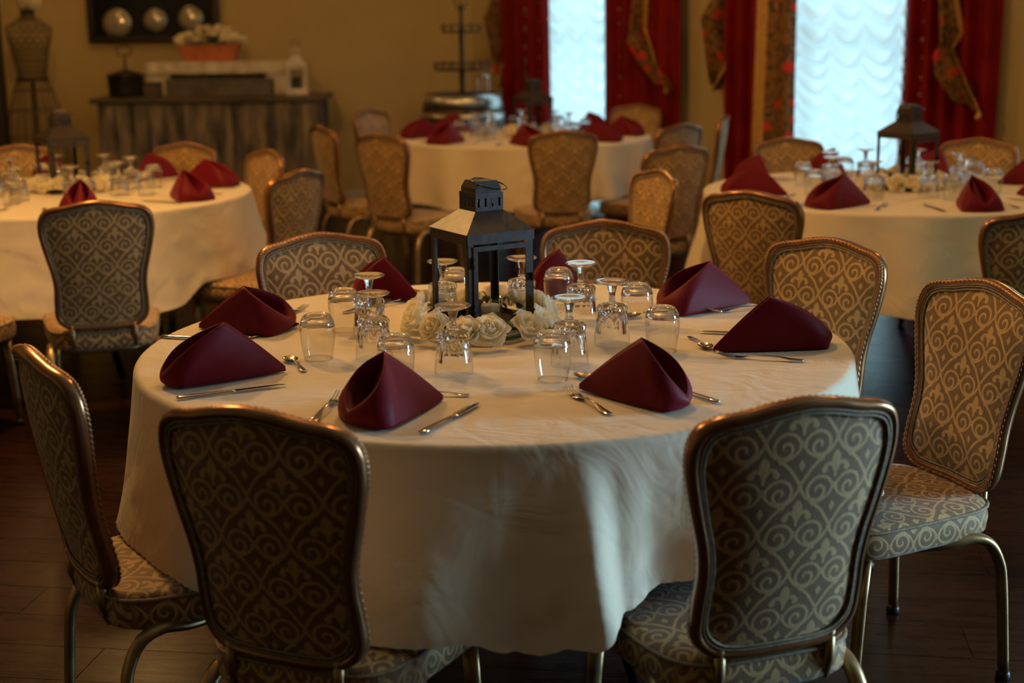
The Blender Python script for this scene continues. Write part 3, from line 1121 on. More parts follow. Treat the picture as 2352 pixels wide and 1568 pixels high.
# ------------------------------------------------------------------ glassware
def make_goblet():
    t = empty('goblet', cat='glass')
    nf = 10
    def mod(a, z):
        for z0, z1, ph in ((.026, .064, 0), (.058, .092, .5)):
            if z0 < z < z1:
                k = pw(math.sin((z - z0) / (z1 - z0) * PI), .5)
                u = (a * nf / (2 * PI) + ph) % 1 - .5
                poly = math.cos(PI / nf) / math.cos(u * 2 * PI / nf)
                return 1 + (poly - 1) * k * 1.5
        return 1
    outer = [(.0425, .0), (.0422, .02), (.0412, .03), (.0402, .036), (.0390, .044), (.0378, .052), (.0368, .0605), (.0364, .068), (.0362, .074), (.0360, .080)]
    inner = [(.0, .0785), (.020, .077), (.0315, .072), (.0345, .062), (.0372, .045), (.0398, .028), (.0411, .018), (.0415, .0)]
    MB().lathe([(.0415, .0)] + outer + [(.0362, .086), (.033, .0925), (.018, .0965), (.009, .098), (.0, .098)][:0] + [(.0362, .086), (.033, .0925), (.018, .0965)], 80, mod=mod).obj('bowl', M['cut_glass'], t)
    b = bpy.data.objects[t.children[0].name]
    # inner wall and diamond shoulder are part of the bowl mesh
    mb = MB()
    mb.lathe([(.0415, .0)] + outer, 80, mod=mod)
    mb.lathe(inner, 80)
    # faceted shoulder: two rows of alternating diamonds
    n = 20
    rows = [(.0360, .080), (.0365, .0865), (.0325, .0925), (.019, .0965)]
    V, F = [], []
    for j, (r, z) in enumerate(rows):
        for k in range(n * 2):
            a = 2 * PI * (k + (.0 if j % 2 else .0)) / (n * 2)
            rr = r * (1 + (.022 if (k + j) % 2 else -.022))
            V.append((rr * math.cos(a), rr * math.sin(a), z))
    m2 = n * 2
    for j in range(len(rows) - 1):
        for k in range(m2):
            k2 = (k + 1) % m2
            a, b_, c, d = j * m2 + k, j * m2 + k2, (j + 1) * m2 + k2, (j + 1) * m2 + k
            if (k + j) % 2: F += [(a, b_, c), (a, c, d)]
            else: F += [(a, b_, d), (b_, c, d)]
    mb.add(V, F)
    mb.lathe([(.019, .0965), (.0105, .0985), (.0085, .100)], 40)
    me = mb.mesh('bowl', M['cut_glass'], True)
    me.set_sharp_from_angle(angle=D(14))
    zone(me, .036)
    b.data = me
    # hexagonal stem
    V, F = [], []
    mb = MB()
    mb.lathe([(.0085, .100), (.0105, .1035), (.0075, .107), (.0072, .116), (.0085, .124), (.0112, .134), (.0125, .1405)], 7)
    o = mb.obj('stem', M['cut_glass'], t, smooth=False)
    MB().lathe([(.0125, .1405), (.024, .1425), (.0375, .1475), (.0395, .1495), (.0392, .1512), (.036, .1515), (.020, .1505), (0, .1500)], 40).obj('foot', M['cut_glass'], t)
    return t
def make_tumbler():
    t = empty('tumbler', cat='glass')
    outer = [(.0315, .0), (.0325, .004), (.0360, .022), (.0388, .042), (.0405, .062), (.0400, .076), (.0375, .088), (.0330, .0975), (.0275, .1030), (.0235, .1050), (.0222, .1040), (.0175, .1015), (.009, .1000), (0, .0995)]
    inner = [(0, .092), (.012, .0925), (.022, .0915), (.0310, .0865), (.0362, .078), (.0388, .066), (.0388, .054), (.0372, .038), (.0345, .020), (.0312, .004), (.0303, .0), (.0315, .0)]
    mb = MB()
    mb.lathe(outer, 56)
    mb.lathe(inner, 56)
    zone(mb.obj('body', M['glass'], t).data, .074)
    MB().tube([(.0310 * math.cos(2 * PI * q / 40), .0310 * math.sin(2 * PI * q / 40), .0011) for q in range(40)], .0010, 6, closed=True).obj('rim', M['cut_glass'], t)
    return t
gob0, tum0 = make_goblet(), make_tumbler()
first = {'g': True, 't': True}
def put(kind, proto, x, y, z, rz, label, group):
    if first.get(kind):
        first[kind] = False
        proto.location = (x, y, z); proto.rotation_euler = (0, 0, rz); proto['label'] = label; proto['group'] = group
        return proto
    return dup(proto, (x, y, z), rz, label, group)
GZ = TZ + .0008
GOB = [(-.346, 3.431, 'upturned stemmed glass left of the lantern, farther one of the overlapping pair'),
       (-.315, 3.196, 'upturned stemmed glass left of the lantern, nearer one of the overlapping pair'),
       (-.127, 3.042, 'upturned stemmed glass right before the lantern and white roses'),
       (-.176, 3.623, 'upturned stemmed glass seen through the left opening of the lantern'),
       (.027, 3.662, 'upturned stemmed glass behind the lantern near its right post'),
       (.176, 3.571, 'upturned stemmed glass right of the lantern beside the tumbler that fronts a napkin'),
       (.236, 3.312, 'upturned stemmed glass farthest right, standing free between two tumblers'),
       (.128, 3.115, 'upturned stemmed glass half hidden behind the nearest tumbler on the right')]
for x, y, l in GOB: put('g', gob0, x, y, GZ, random.uniform(0, 1), l, 'upturned stemmed glasses on the nearest table')
TUM = [(-.415, 3.495, 'upturned tumbler left of the lantern, partly behind the stemmed pair'),
       (-.442, 3.192, 'upturned tumbler farthest left, next to the lone teaspoon'),
       (-.246, 2.958, 'upturned tumbler behind the fanned napkin at the front left'),
       (-.150, 3.775, 'upturned tumbler far behind the lantern by its left front post'),
       (.126, 3.758, 'upturned tumbler in front of the napkin right behind the lantern'),
       (.313, 3.522, 'upturned tumbler on the right beyond the free-standing stemmed glass'),
       (.346, 3.230, 'upturned tumbler farthest right on the nearest table, beside the right-hand napkins'),
       (.086, 2.972, 'upturned tumbler nearest the camera on the right, in front of a stemmed glass')]
for x, y, l in TUM: put('t', tum0, x, y, GZ, random.uniform(0, 1), l, 'upturned tumblers on the nearest table')

# ------------------------------------------------------------------ napkins
def napkin_mesh(A, T, L1, L2, plump=.35, rim=.026, seed=0):
    """pyramid-folded napkin. A apex, T closed tip, L1 and L2 the corners of the open end (all local, z up)"""
    A, T, L1, L2 = Vector(A), Vector(T), Vector(L1), Vector(L2)
    mid = (L1 + L2) / 2
    out = (mid - T); out.z = 0
    out.normalize()
    half = (L1 - L2).length / 2
    lat = (L1 - L2).normalized()
    low = mid + out * (half * plump + .006) + Vector((0, 0, rim))
    def foot(t):
        sg = 1 if t < .5 else -1
        tt = min(t, 1 - t)
        if tt < .35:
            k = tt / .35
            return T.lerp(L1 if sg > 0 else L2, k) + lat * sg * (.006 * math.sin(PI * k) + .003 * (1 - k))
        k = (t - .35) / .30
        c = math.cos(PI * k)
        return mid + (L1 - mid) * c + out * (half * plump * pw(math.sin(PI * k), .8))
    def crest(t):
        sg = 1 if t < .5 else -1
        tt = min(t, 1 - t)
        if tt <= .30:
            k = tt / .30
            p = T.lerp(A, k)
            p.z = T.z + .008 + (A.z - T.z - .008) * k + .004 * math.sin(PI * k)
            return p + lat * sg * .0022
        k = (tt - .30) / .20
        side = (L1 if sg > 0 else L2)
        C = side + (A - side) * .10 + Vector((0, 0, A.z * .52)) + out * .020 + lat * sg * .012
        p = A * (1 - k) ** 2 + C * (2 * k * (1 - k)) + low * (k * k)
        return p + lat * sg * .0022 * (1 - k)
    mb = MB()
    def side_dir(a):
        tt = min(a, 1 - a)
        sg = 1 if a < .5 else -1
        if tt < .35: return lat * sg
        k = PI * (a - .35) / .30
        return lat * math.cos(k) + out * math.sin(k)
    def fn(a, b):
        f, c = foot(a), crest(a)
        w = min(1, min(a, 1 - a) / .30)
        return f.lerp(c, b) + side_dir(a) * (.010 * math.sin(PI * b) * w)
    mb.grid(fn, 80, 14)
    # the folded spine joining both faces
    def spine(a, b):
        p, q = crest(.30 * a), crest(1 - .30 * a)
        return p.lerp(q, b) + Vector((0, 0, .0018 * math.sin(PI * b)))
    mb.grid(spine, 24, 3)
    # lining folded in behind the open edge, following the inside of both faces
    def lin(a, b):
        t = .30 + .40 * a
        c = crest(t)
        s = (a - .5) * 2
        f = T.lerp(mid, .30) - lat * s * half * .25
        f.z = .006
        p = c.lerp(f, b)
        p = p + side_dir(t) * (.006 * math.sin(PI * b)) - side_dir(t) * (.004 * min(1, b * 6))
        p.z = max(.005, p.z - .020 * math.sin(PI * b) * (1 - abs(s)))
        return p
    mb.grid(lin, 48, 12)
    # inner upright pleat, a soft ridge standing in the hollow
    def pleat(a, b):
        s = (a - .5) * 2
        top = A + Vector((0, 0, -.006)) - out * .003
        base = T.lerp(mid, .86) + lat * s * half * .40
        base.z = .010
        p = top.lerp(base, b)
        return p + out * (.030 * (1 - s * s) * b)
    mb.grid(pleat, 14, 14)
    me = mb.mesh('napkin', M['napkin'])
    return me
def napkin(A, T, L1, L2, label, group, loc=None, rz=0, me=None, **kw):
    me = me or napkin_mesh(A, T, L1, L2, **kw)
    o = bpy.data.objects.new('napkin', me)
    link(o)
    s = o.modifiers.new('thick', 'SOLIDIFY'); s.thickness = .0024; s.offset = 0
    o.location = loc or (0, 0, 0)
    o.rotation_euler = (0, 0, rz)
    tag(o, label, 'napkin', group)
    return o
def napkin_w(A, T, L1, L2, label, **kw):
    """corners in world plan coordinates, apex with its height above the table"""
    cx, cy = (T[0] + L1[0] + L2[0]) / 3, (T[1] + L1[1] + L2[1]) / 3
    f = lambda p, z=.002: (p[0] - cx, p[1] - cy, z)
    return napkin(f(A, A[2]), f(T), f(L1), f(L2), label, 'burgundy napkins on the nearest table', (cx, cy, TZ + .0015), **kw)
napkin_w((-.612, 2.99, .128), (-.500, 3.070), (-.735, 3.00), (-.690, 2.925), 'burgundy pyramid napkin at the left of the nearest table, nearest of the left pair', plump=.5)
napkin_w((-.662, 3.50, .112), (-.785, 3.535), (-.600, 3.425), (-.560, 3.595), 'red-lit napkin at the far left of the nearest table, its front fold drooping', plump=.25)
napkin_w((-.350, 3.91, .116), (-.250, 3.850), (-.425, 4.00), (-.405, 3.88), 'burgundy napkin behind the stemmed pair, in front of the pale chair', plump=.3)
napkin_w((.132, 3.94, .125), (.205, 3.93), (.075, 3.99), (.070, 3.90), 'burgundy napkin seen behind a tumbler right of the lantern', plump=.3)
napkin_w((.520, 3.72, .123), (.640, 3.78), (.400, 3.80), (.445, 3.605), 'violet-lit napkin at the far right of the nearest table by the dessert spoon', plump=.25)
napkin_w((.590, 3.235, .122), (.462, 3.205), (.715, 3.22), (.705, 3.33), 'dark burgundy napkin at the right rim, above the curved fork', plump=.5)
napkin_w((.258, 2.78, .130), (.140, 2.885), (.285, 2.700), (.345, 2.78), 'burgundy napkin with its open fold to the right at the front right, above a fork', plump=.5)
napkin_w((-.250, 2.72, .122), (-.143, 2.810), (-.328, 2.735), (-.225, 2.605), 'burgundy napkin with its hollow facing left at the front centre-left', plump=.55)

# ------------------------------------------------------------------ cutlery
def strip(prof, closed_ends=True):
    """prof: list of (x, half width, z, thickness); an elongated lens-shaped bar"""
    V, F = [], []
    for x, w, z, th in prof:
        for k in range(8):
            a = 2 * PI * k / 8
            V.append((x, math.cos(a) * w, z + math.sin(a) * th / 2))
    m = len(prof)
    for i in range(m - 1):
        for k in range(8):
            k2 = (k + 1) % 8
            F.append((i * 8 + k, (i + 1) * 8 + k, (i + 1) * 8 + k2, i * 8 + k2))
    F.append(tuple(range(8)))
    F.append(tuple((m - 1) * 8 + k for k in range(8))[::-1])
    return V, F
def knife_mesh():
    mb = MB()
    mb.add(*strip([(-.115, .004, .004, .003), (-.112, .0085, .004, .0055), (-.09, .0088, .004, .006), (-.03, .0065, .004, .006), (.0, .005, .004, .0058), (.006, .007, .004, .005)]))
    mb.add(*strip([(.005, .007, .004, .0035), (.02, .0095, .004, .0022), (.07, .0098, .004, .0016), (.10, .0075, .004, .0014), (.115, .0025, .004, .001)]))
    return mb.mesh('table_knife', M['steel'])
def handle_prof(L):
    return [(-L, .003, .0035, .002), (-L + .004, .0095, .0035, .003), (-L + .03, .0085, .0042, .003), (-L * .5, .0042, .0085, .003), (-.01, .0030, .0095, .0032), (.008, .0038, .006, .003)]
def fork_mesh():
    mb = MB()
    mb.add(*strip(handle_prof(.115) + [(.02, .010, .0035, .0022), (.034, .0120, .0028, .0020), (.042, .0122, .0032, .002)]))
    for k in range(4):
        y = (k - 1.5) * .0068
        P = [(.040, y, .0032), (.055, y * .98, .0042), (.072, y * .93, .0085), (.085, y * .88, .0135)]
        mb.tube(P, [.0017, .0016, .0013, .0006], 6)
    return mb.mesh('fork', M['steel'])
def spoon_mesh(s=1.0):
    mb = MB()
    mb.add(*strip(handle_prof(.105)))
    def fn(a, b):
        th = 2 * PI * a
        r = b
        x = .032 + .030 * math.cos(th) * r * (1 + .10 * math.cos(th))
        y = .0205 * math.sin(th) * r
        z = .0095 - .0075 * (1 - r * r)
        return (x, y, z)
    mb.grid(fn, 28, 8)
    def fn2(a, b):
        p = fn(a, b)
        return (p[0], p[1], p[2] - .0012)
    mb.grid(fn2, 28, 8)
    me = mb.mesh('spoon', M['steel'])
    if s != 1:
        for v in me.vertices: v.co = v.co * s
    return me
MK, MF, MS, MT = knife_mesh(), fork_mesh(), spoon_mesh(), spoon_mesh(.84)
def cut(me, name, cat, a, b, label, group, z=TZ + .0012):
    """a = handle end, b = working end (plan coordinates); placed by its middle"""
    d = math.atan2(b[1] - a[1], b[0] - a[0])
    off = {'table_knife': .0, 'fork': .015, 'spoon': .02}[name] * (.84 if me is MT else 1)
    m = ((a[0] + b[0]) / 2 + math.cos(d) * off, (a[1] + b[1]) / 2 + math.sin(d) * off)
    o = bpy.data.objects.new(name, me)
    link(o)
    o.location = (m[0], m[1], z)
    o.rotation_euler = (0, 0, d)
    tag(o, label, cat, group)
    return o
GC = 'cutlery on the nearest table'
cut(MK, 'table_knife', 'knife', (-.692, 2.838), (-.475, 2.945), 'steel knife lying parallel in front of the left napkin', GC)
cut(MT, 'spoon', 'spoon', (-.449, 3.045), (-.520, 3.205), 'small teaspoon lying alone with its dark bowl up left of the tumbler', GC)
cut(MF, 'fork', 'fork', (-.765, 3.03), (-.57, 3.16), 'fork whose handle tip peeks out left of the left napkin', GC)
cut(MK, 'table_knife', 'knife', (-.854, 3.435), (-.640, 3.375), 'steel knife with its handle over the left rim of the nearest table', GC)
cut(MS, 'spoon', 'spoon', (-.650, 3.395), (-.530, 3.56), 'dessert spoon leaning out from under the red-lit napkin', GC)
cut(MF, 'fork', 'fork', (-.64, 3.60), (-.552, 3.76), 'fork tip beyond the red-lit napkin at the far left', GC)
cut(MS, 'spoon', 'spoon', (-.385, 3.755), (-.240, 3.90), 'spoon with a glinting bowl between the rear left napkin and the lantern', GC)
cut(MF, 'fork', 'fork', (-.44, 3.70), (-.33, 3.86), 'fork lying behind the far left tumbler', GC)
cut(MK, 'table_knife', 'knife', (-.30, 4.03), (-.16, 3.86), 'knife lying near the far rim behind the lantern', GC)
cut(MF, 'fork', 'fork', (-.386, 2.645), (-.350, 2.86), 'fork lying left of the hollow front napkin', GC)
cut(MK, 'table_knife', 'knife', (-.172, 2.565), (-.068, 2.775), 'steel knife lying diagonally right of the hollow front napkin', GC)
cut(MT, 'spoon', 'spoon', (-.096, 2.84), (-.22, 2.865), 'spoon handle sticking out to the right behind the hollow front napkin', GC)
cut(MF, 'fork', 'fork', (.194, 2.662), (.105, 2.885), 'fork with tines toward the tumbler left of the front right napkin', GC)
cut(MK, 'table_knife', 'knife', (.408, 2.762), (.285, 2.95), 'steel knife whose handle sticks out right of the front right napkin', GC)
cut(MT, 'spoon', 'spoon', (.22, 2.90), (.142, 2.99), 'spoon tip just left of the front right napkin', GC)
cut(MF, 'fork', 'fork', (.655, 3.100), (.452, 3.165), 'curved fork lying in front of the dark napkin on the right', GC)
cut(MT, 'spoon', 'spoon', (.428, 3.352), (.452, 3.235), 'teaspoon with its pale bowl towards us left of the dark right napkin', GC)
cut(MK, 'table_knife', 'knife', (.66, 3.37), (.470, 3.412), 'knife tip poking out behind the dark right napkin', GC)
cut(MF, 'fork', 'fork', (.700, 3.72), (.500, 3.645), 'fork lying in front of the violet-lit napkin at the far right', GC)
cut(MS, 'spoon', 'spoon', (.40, 3.66), (.30, 3.60), 'spoon seen through the rear right tumbler', GC)

# settings on the other tables (8 each, 45 degrees apart), out of focus
gen_nap = napkin_mesh((.0, .0, .125), (-.13, .0, .002), (.12, .085, .002), (.12, -.085, .002), plump=.35)
def settings(i, a0, tname, vis):
    cx, cy = TC[i]
    for k in range(8):
        a = D(a0 + 45 * k)
        rad = lambda r, da=0: (cx + r * math.sin(a + da), cy + r * math.cos(a + da))
        out = PI / 2 - a
        jit = random.uniform(-.25, .25)
        where = vis[k]
        x, y = rad(.64)
        napkin(None, None, None, None, 'burgundy pyramid napkin %s' % where, 'burgundy napkins on the %s' % tname, (x, y, TZ + .0015), out + jit + random.choice((0, .6, -.6)), me=gen_nap)
        x, y = rad(.30, .0)
        put('g', gob0, x, y, GZ, k, 'upturned stemmed glass %s' % where, 'upturned stemmed glasses on the %s' % tname)
        x, y = rad(.41, -.12)
        put('t', tum0, x, y, GZ, k, 'upturned tumbler %s' % where, 'upturned tumblers on the %s' % tname)
        p, q = rad(.76, .22), rad(.53, .26)
        cut(MK, 'table_knife', 'knife', p, q, 'blurred steel knife %s' % where, 'cutlery on the %s' % tname)
        p, q = rad(.76, -.22), rad(.53, -.26)
        cut(MF, 'fork', 'fork', p, q, 'blurred steel fork %s' % where, 'cutlery on the %s' % tname)
def places(tn):
    return ['at the %s place of %s' % (w, tn) for w in
            ('far', 'far right', 'right-hand', 'near right', 'near', 'near left', 'left-hand', 'far left')]
def shift(l, n): return l[n:] + l[:n]
settings(1, -12, 'right rear table', places('the right rear table'))
settings(2, 22, 'left rear table', shift(places('the left rear table'), 0))
settings(3, 0, 'far middle table', places('the far middle table'))

# ------------------------------------------------------------------ lantern
def make_lantern(parts=True):
    t = empty('lantern', cat='lantern')
    a = .092      # half side
    zt = .246     # eave height
    L = M['lantern']
    # base tray
    mb = MB().box((0, 0, .006), (2 * a + .008, 2 * a + .008, .012), bev=.001)
    for sx, sy, dx, dy in ((0, -1, 2 * a, .002), (0, 1, 2 * a, .002), (-1, 0, .002, 2 * a), (1, 0, .002, 2 * a)):
        mb.box((sx * a, sy * a, .016), (dx, dy, .02))
    mb.obj('base', L, t, smooth=False)
    for sx in (-1, 1):
        for sy in (-1, 1):
            m = MB().box((sx * (a - .007), sy * a, zt / 2), (.016, .002, zt)).box((sx * a, sy * (a - .007), zt / 2), (.002, .016, zt))
            m.obj('corner_post', L, t, smooth=False)
    mb = MB()
    for sx, sy, dx, dy in ((0, -1, 2 * a, .002), (0, 1, 2 * a, .002), (-1, 0, .002, 2 * a), (1, 0, .002, 2 * a)):
        mb.box((sx * (a + .001), sy * (a + .001), zt - .012), (dx + .004, dy + .001, .026))
    mb.obj('eave_band', L, t, smooth=False)
    # hipped roof shell
    b, h0, h1 = a + .005, zt, zt + .047
    c = .039
    V = [(-b, -b, h0), (b, -b, h0), (b, b, h0), (-b, b, h0), (-c, -c, h1), (c, -c, h1), (c, c, h1), (-c, c, h1)]
    F = [(0, 1, 5, 4), (1, 2, 6, 5), (2, 3, 7, 6), (3, 0, 4, 7), (4, 5, 6, 7)]
    o = MB().add(V, F).obj('roof', L, t, smooth=False)
    # vented neck: each side is posts between slots
    nz0, nz1 = h1, h1 + .043
    mb = MB()
    for r in range(4):
        R = Matrix.Rotation(r * PI / 2, 3, 'Z')
        def bx(cx, cz, dx, dz):
            V2 = [R @ Vector((cx + e * dx / 2, -c + f * .001, cz + g * dz / 2)) for g in (-1, 1) for e, f in ((-1, -1), (1, -1), (1, 1), (-1, 1))]
            mb.add(V2, [(3, 2, 1, 0), (4, 5, 6, 7), (0, 1, 5, 4), (1, 2, 6, 5), (2, 3, 7, 6), (3, 0, 4, 7)])
        bx(0, nz0 + .005, 2 * c, .010)
        bx(0, nz1 - .006, 2 * c, .012)
        xs = [-.030, -.0105, .009, .0285]
        w = .0055
        edges = [-c] + [v for x in xs for v in (x - w / 2, x + w / 2)] + [c]
        for q in range(0, len(edges), 2):
            bx((edges[q] + edges[q + 1]) / 2, (nz0 + nz1) / 2, edges[q + 1] - edges[q], nz1 - nz0 - .02)
    mb.obj('vented_neck', L, t, smooth=False)
    # cap
    c2, c3 = .036, .029
    mb = MB().box((0, 0, nz1), (2 * c + .001, 2 * c + .001, .0015))
    V = [(-c2, -c2, nz1), (c2, -c2, nz1), (c2, c2, nz1), (-c2, c2, nz1), (-c2, -c2, nz1 + .012), (c2, -c2, nz1 + .012), (c2, c2, nz1 + .012), (-c2, c2, nz1 + .012),
         (-c3, -c3, nz1 + .029), (c3, -c3, nz1 + .029), (c3, c3, nz1 + .029), (-c3, c3, nz1 + .029)]
    F = [(0, 1, 5, 4), (1, 2, 6, 5), (2, 3, 7, 6), (3, 0, 4, 7), (4, 5, 9, 8), (5, 6, 10, 9), (6, 7, 11, 10), (7, 4, 8, 11), (8, 9, 10, 11)]
    mb.add(V, F).obj('cap', L, t, smooth=False)
    # ring handle lying tilted over the cap
    ring = []
    for q in range(40):
        an = 2 * PI * q / 40
        ring.append((.014 + .044 * math.cos(an), -.016 + .044 * math.sin(an), nz1 + .020 + .010 * math.sin(an) - .006 * math.cos(an)))
    MB().tube(ring, .0017, 8, closed=True).obj('ring_handle', M['black_metal'], t)
    # door on the front face (-y)
    d = MB()
    x0, x1, z0, z1 = -a + .013, a - .011, .016, zt - .030
    yv = -a - .003
    w = .012
    d.box(((x0 + w / 2), yv, (z0 + z1) / 2), (w, .003, z1 - z0))
    d.box(((x1 - w / 2), yv, (z0 + z1) / 2), (w, .003, z1 - z0))
    d.box(((x0 + x1) / 2, yv, z1 - w / 2), (x1 - x0 - 2 * w, .003, w))
    d.box(((x0 + x1) / 2, yv, z0 + w / 2), (x1 - x0 - 2 * w, .003, w))
    dr = d.obj('door_frame', L, t, smooth=False)
    for z in (.06, zt - .07):
        MB().tube([(x0 - .001, yv - .002, z - .014), (x0 - .001, yv - .002, z + .014)], .0035, 8).obj('hinge', M['black_metal'], dr)
    MB().box((x1 - .004, yv - .003, .13), (.014, .004, .008)).box((x1 + .002, yv - .006, .13), (.004, .008, .020)).obj('latch', M['black_metal'], dr, smooth=False)
    return t
lan0 = make_lantern()
lan0.location = (-.072, 3.54, TZ + .001)
lan0.rotation_euler = (0, 0, D(31))
tag(lan0, 'large dark metal lantern ringed with white roses on the nearest table', group='dark metal lanterns')
l = dup(lan0, (1.745, 6.33, TZ + .001), D(38), 'dark metal lantern on the right rear table against the bright window', 'dark metal lanterns')
l = dup(lan0, (-2.05, 6.62, TZ + .001), D(36), 'dark metal lantern on the left rear table below the wire dress form', 'dark metal lanterns')
l = dup(lan0, (.155, 9.43, TZ + .001), D(30), 'dark metal lantern on the far middle table before the crimson drape', 'dark metal lanterns')

# votive candles
def make_votive():
    t = empty('votive_candle', cat='candle')
    mb = MB().lathe([(0, 0), (.024, 0), (.0255, .002), (.0315, .064), (.0325, .066), (.0305, .066), (.0245, .006), (0, .006)], 40)
    mb.obj('glass_cup', M['glass'], t)
    MB().lathe([(0, .007), (.0215, .007), (.0225, .046), (.020, .0495), (0, .0500)], 32).obj('wax', M['wax'], t)
    MB().tube([(0, 0, .049), (.001, 0, .057), (.003, 0, .062)], .0012, 6).obj('wick', M['wick'], t)
    return t
vot0 = make_votive()
vot0.location = (-.052, 3.492, TZ + .0135)
tag(vot0, 'white votive candle in a clear cup inside the nearest lantern', group='votive candles')
dup(vot0, (1.745, 6.33, TZ + .0135), 0, 'votive candle inside the lantern on the right rear table', 'votive candles')

# ------------------------------------------------------------------ rose wreaths
def petal_mesh(w, h, wrap, belly, curl, seed):
    """a rounded petal that wraps round the bud axis (towards -y) and rolls its lip by curl"""
    rnd = random.Random(seed)
    p1, p2 = rnd.uniform(0, 6), rnd.uniform(0, 6)
    def fn(a, b):
        s = (a - .5) * 2
        wid = w * pw(math.sin(PI * (.10 + .79 * b)), .62)
        ang = s * wid / wrap
        z = h * b * (1 - .16 * s * s * b) + .0012 * math.sin(s * 5 + p1) * b * b
        k = max(0, b - .68) / .32
        y = -wrap * (1 - math.cos(ang)) + belly * math.sin(PI * min(1, b * 1.05)) + curl * k * k
        y += .0016 * math.sin(s * 3.2 + p2) * b * b
        return (wrap * math.sin(ang), y, z - abs(curl) * .45 * k * k)
    return MB().grid(fn, 12, 10).mesh('petal', M['petal'])
PET = [petal_mesh(.0115, .027, .0085, .002, -.0015, 1), petal_mesh(.0170, .030, .0140, .004, .0015, 2),
       petal_mesh(.0220, .033, .0210, .006, .006, 3), petal_mesh(.0250, .035, .0290, .006, .011, 4)]
def rose_spec(seed):
    """list of (petal kind, azimuth, lean, radius, scale)"""
    rnd = random.Random(seed)
    out = []
    for kind, n, r, lean, s in [(0, 2, .0015, 0, .9), (0, 3, .0035, 2, 1.0), (0, 3, .0055, 6, 1.08), (1, 3, .0075, 8, .95), (1, 4, .0105, 16, 1.0), (2, 4, .0125, 26, .95), (3, 5, .013, 46, .95)]:
        a0 = rnd.uniform(0, 6)
        for q in range(n):
            out.append((kind, a0 + 2 * PI * q / n + rnd.uniform(-.15, .15), D(lean + rnd.uniform(-4, 6)), r, s * rnd.uniform(.94, 1.06)))
    return out
def pet_matrix(az, lean, r, s):
    return Matrix.Rotation(az, 4, 'Z') @ Matrix.Translation((0, r, 0)) @ Matrix.Rotation(-lean, 4, 'X') @ Matrix.Scale(s, 4)
# one joined rose for the distant wreaths
def joined_rose(seed):
    mb = MB()
    for kind, az, lean, r, s in rose_spec(seed):
        me = PET[kind]
        mt = pet_matrix(az, lean, r, s)
        mb.add([mt @ v.co for v in me.vertices], [tuple(p.vertices) for p in me.polygons])
    return mb.mesh('rose', M['petal'])
def leaf_mesh():
    def fn(a, b):
        s = (a - .5) * 2
        w = .013 * pw(math.sin(PI * (.04 + .93 * b)), .8) * (1 + .12 * math.sin(b * 40))
        return (s * w, b * .052, .006 * math.sin(PI * b) - abs(s) * -.003 - .010 * b * b)
    return MB().grid(fn, 4, 12).mesh('leaf', M['leaf'])
LEAF = leaf_mesh()
ROSES = [joined_rose(s) for s in (1, 2)]
def wreath(cx, cy, label, detail, rad=.156, n=12, seed=5, ey=1.0, small=1.0):
    t = empty('rose_wreath', (cx, cy, TZ + .002), 0, label, 'wreath', 'rose wreaths round the lanterns')
    rnd = random.Random(seed)
    ring = [(rad * .88 * math.cos(2 * PI * q / 36), rad * .88 * ey * math.sin(2 * PI * q / 36), .012) for q in range(36)]
    MB().tube(ring, .006, 6, closed=True).obj('vine', M['leaf'], t)
    for q in range(n):
        a = 2 * PI * (q + rnd.uniform(-.15, .15)) / n
        rr = rad * rnd.uniform(.96, 1.06)
        tilt = rnd.uniform(.55, 1.15)
        size = rnd.uniform(1.1, 1.28)
        mt = (Matrix.Translation((rr * math.cos(a), rr * ey * math.sin(a), rnd.uniform(.030, .038))) @ Matrix.Rotation(a, 4, 'Z')
              @ Matrix.Rotation(tilt, 4, 'Y') @ Matrix.Rotation(rnd.uniform(0, 6), 4, 'Z') @ Matrix.Scale(size, 4))
        if detail:
            hip = MB().lathe([(0, -.006), (.006, -.004), (.009, .002), (.008, .008), (0, .010)], 10).mesh('rose', M['leaf']) if q == 0 else bpy.data.meshes['rose_hip']
            if q == 0: hip.name = 'rose_hip'
            ro = bpy.data.objects.new('rose', hip)
            link(ro, t)
            ro.matrix_local = mt
            for kind, az, lean, r, s in rose_spec(100 + q):
                p = bpy.data.objects.new('petal', PET[kind])
                link(p, ro)
                p.matrix_local = pet_matrix(az, lean, r, s)
        else:
            ro = bpy.data.objects.new('rose', ROSES[q % 2])
            link(ro, t)
            ro.matrix_local = mt
    for q in range(n * 3):
        a = 2 * PI * (q + rnd.uniform(-.3, .3)) / (n * 3)
        inward = rnd.random() < .75
        rr = rad * (.80 if inward else 1.0)
        o = bpy.data.objects.new('leaf', LEAF)
        link(o, t)
        o.matrix_local = (Matrix.Translation((rr * math.cos(a), rr * ey * math.sin(a), rnd.uniform(.012, .028))) @ Matrix.Rotation(a + rnd.uniform(-1.1, 1.1) + (PI / 2 if inward else -PI / 2), 4, 'Z')
                          @ Matrix.Rotation(rnd.uniform(.2, 1.1), 4, 'X'))
    return t
wreath(-.078, 3.475, 'wreath of cream silk roses around the foot of the nearest lantern', True, rad=.158, ey=1.26, n=14)
wreath(1.745, 6.33, 'wreath of cream roses around the lantern on the right rear table', False, seed=6)
wreath(-2.02, 6.62, 'wreath of cream roses around the lantern on the left rear table', False, seed=7)
wreath(.155, 9.43, 'wreath of cream roses around the lantern on the far middle table', False, seed=8)

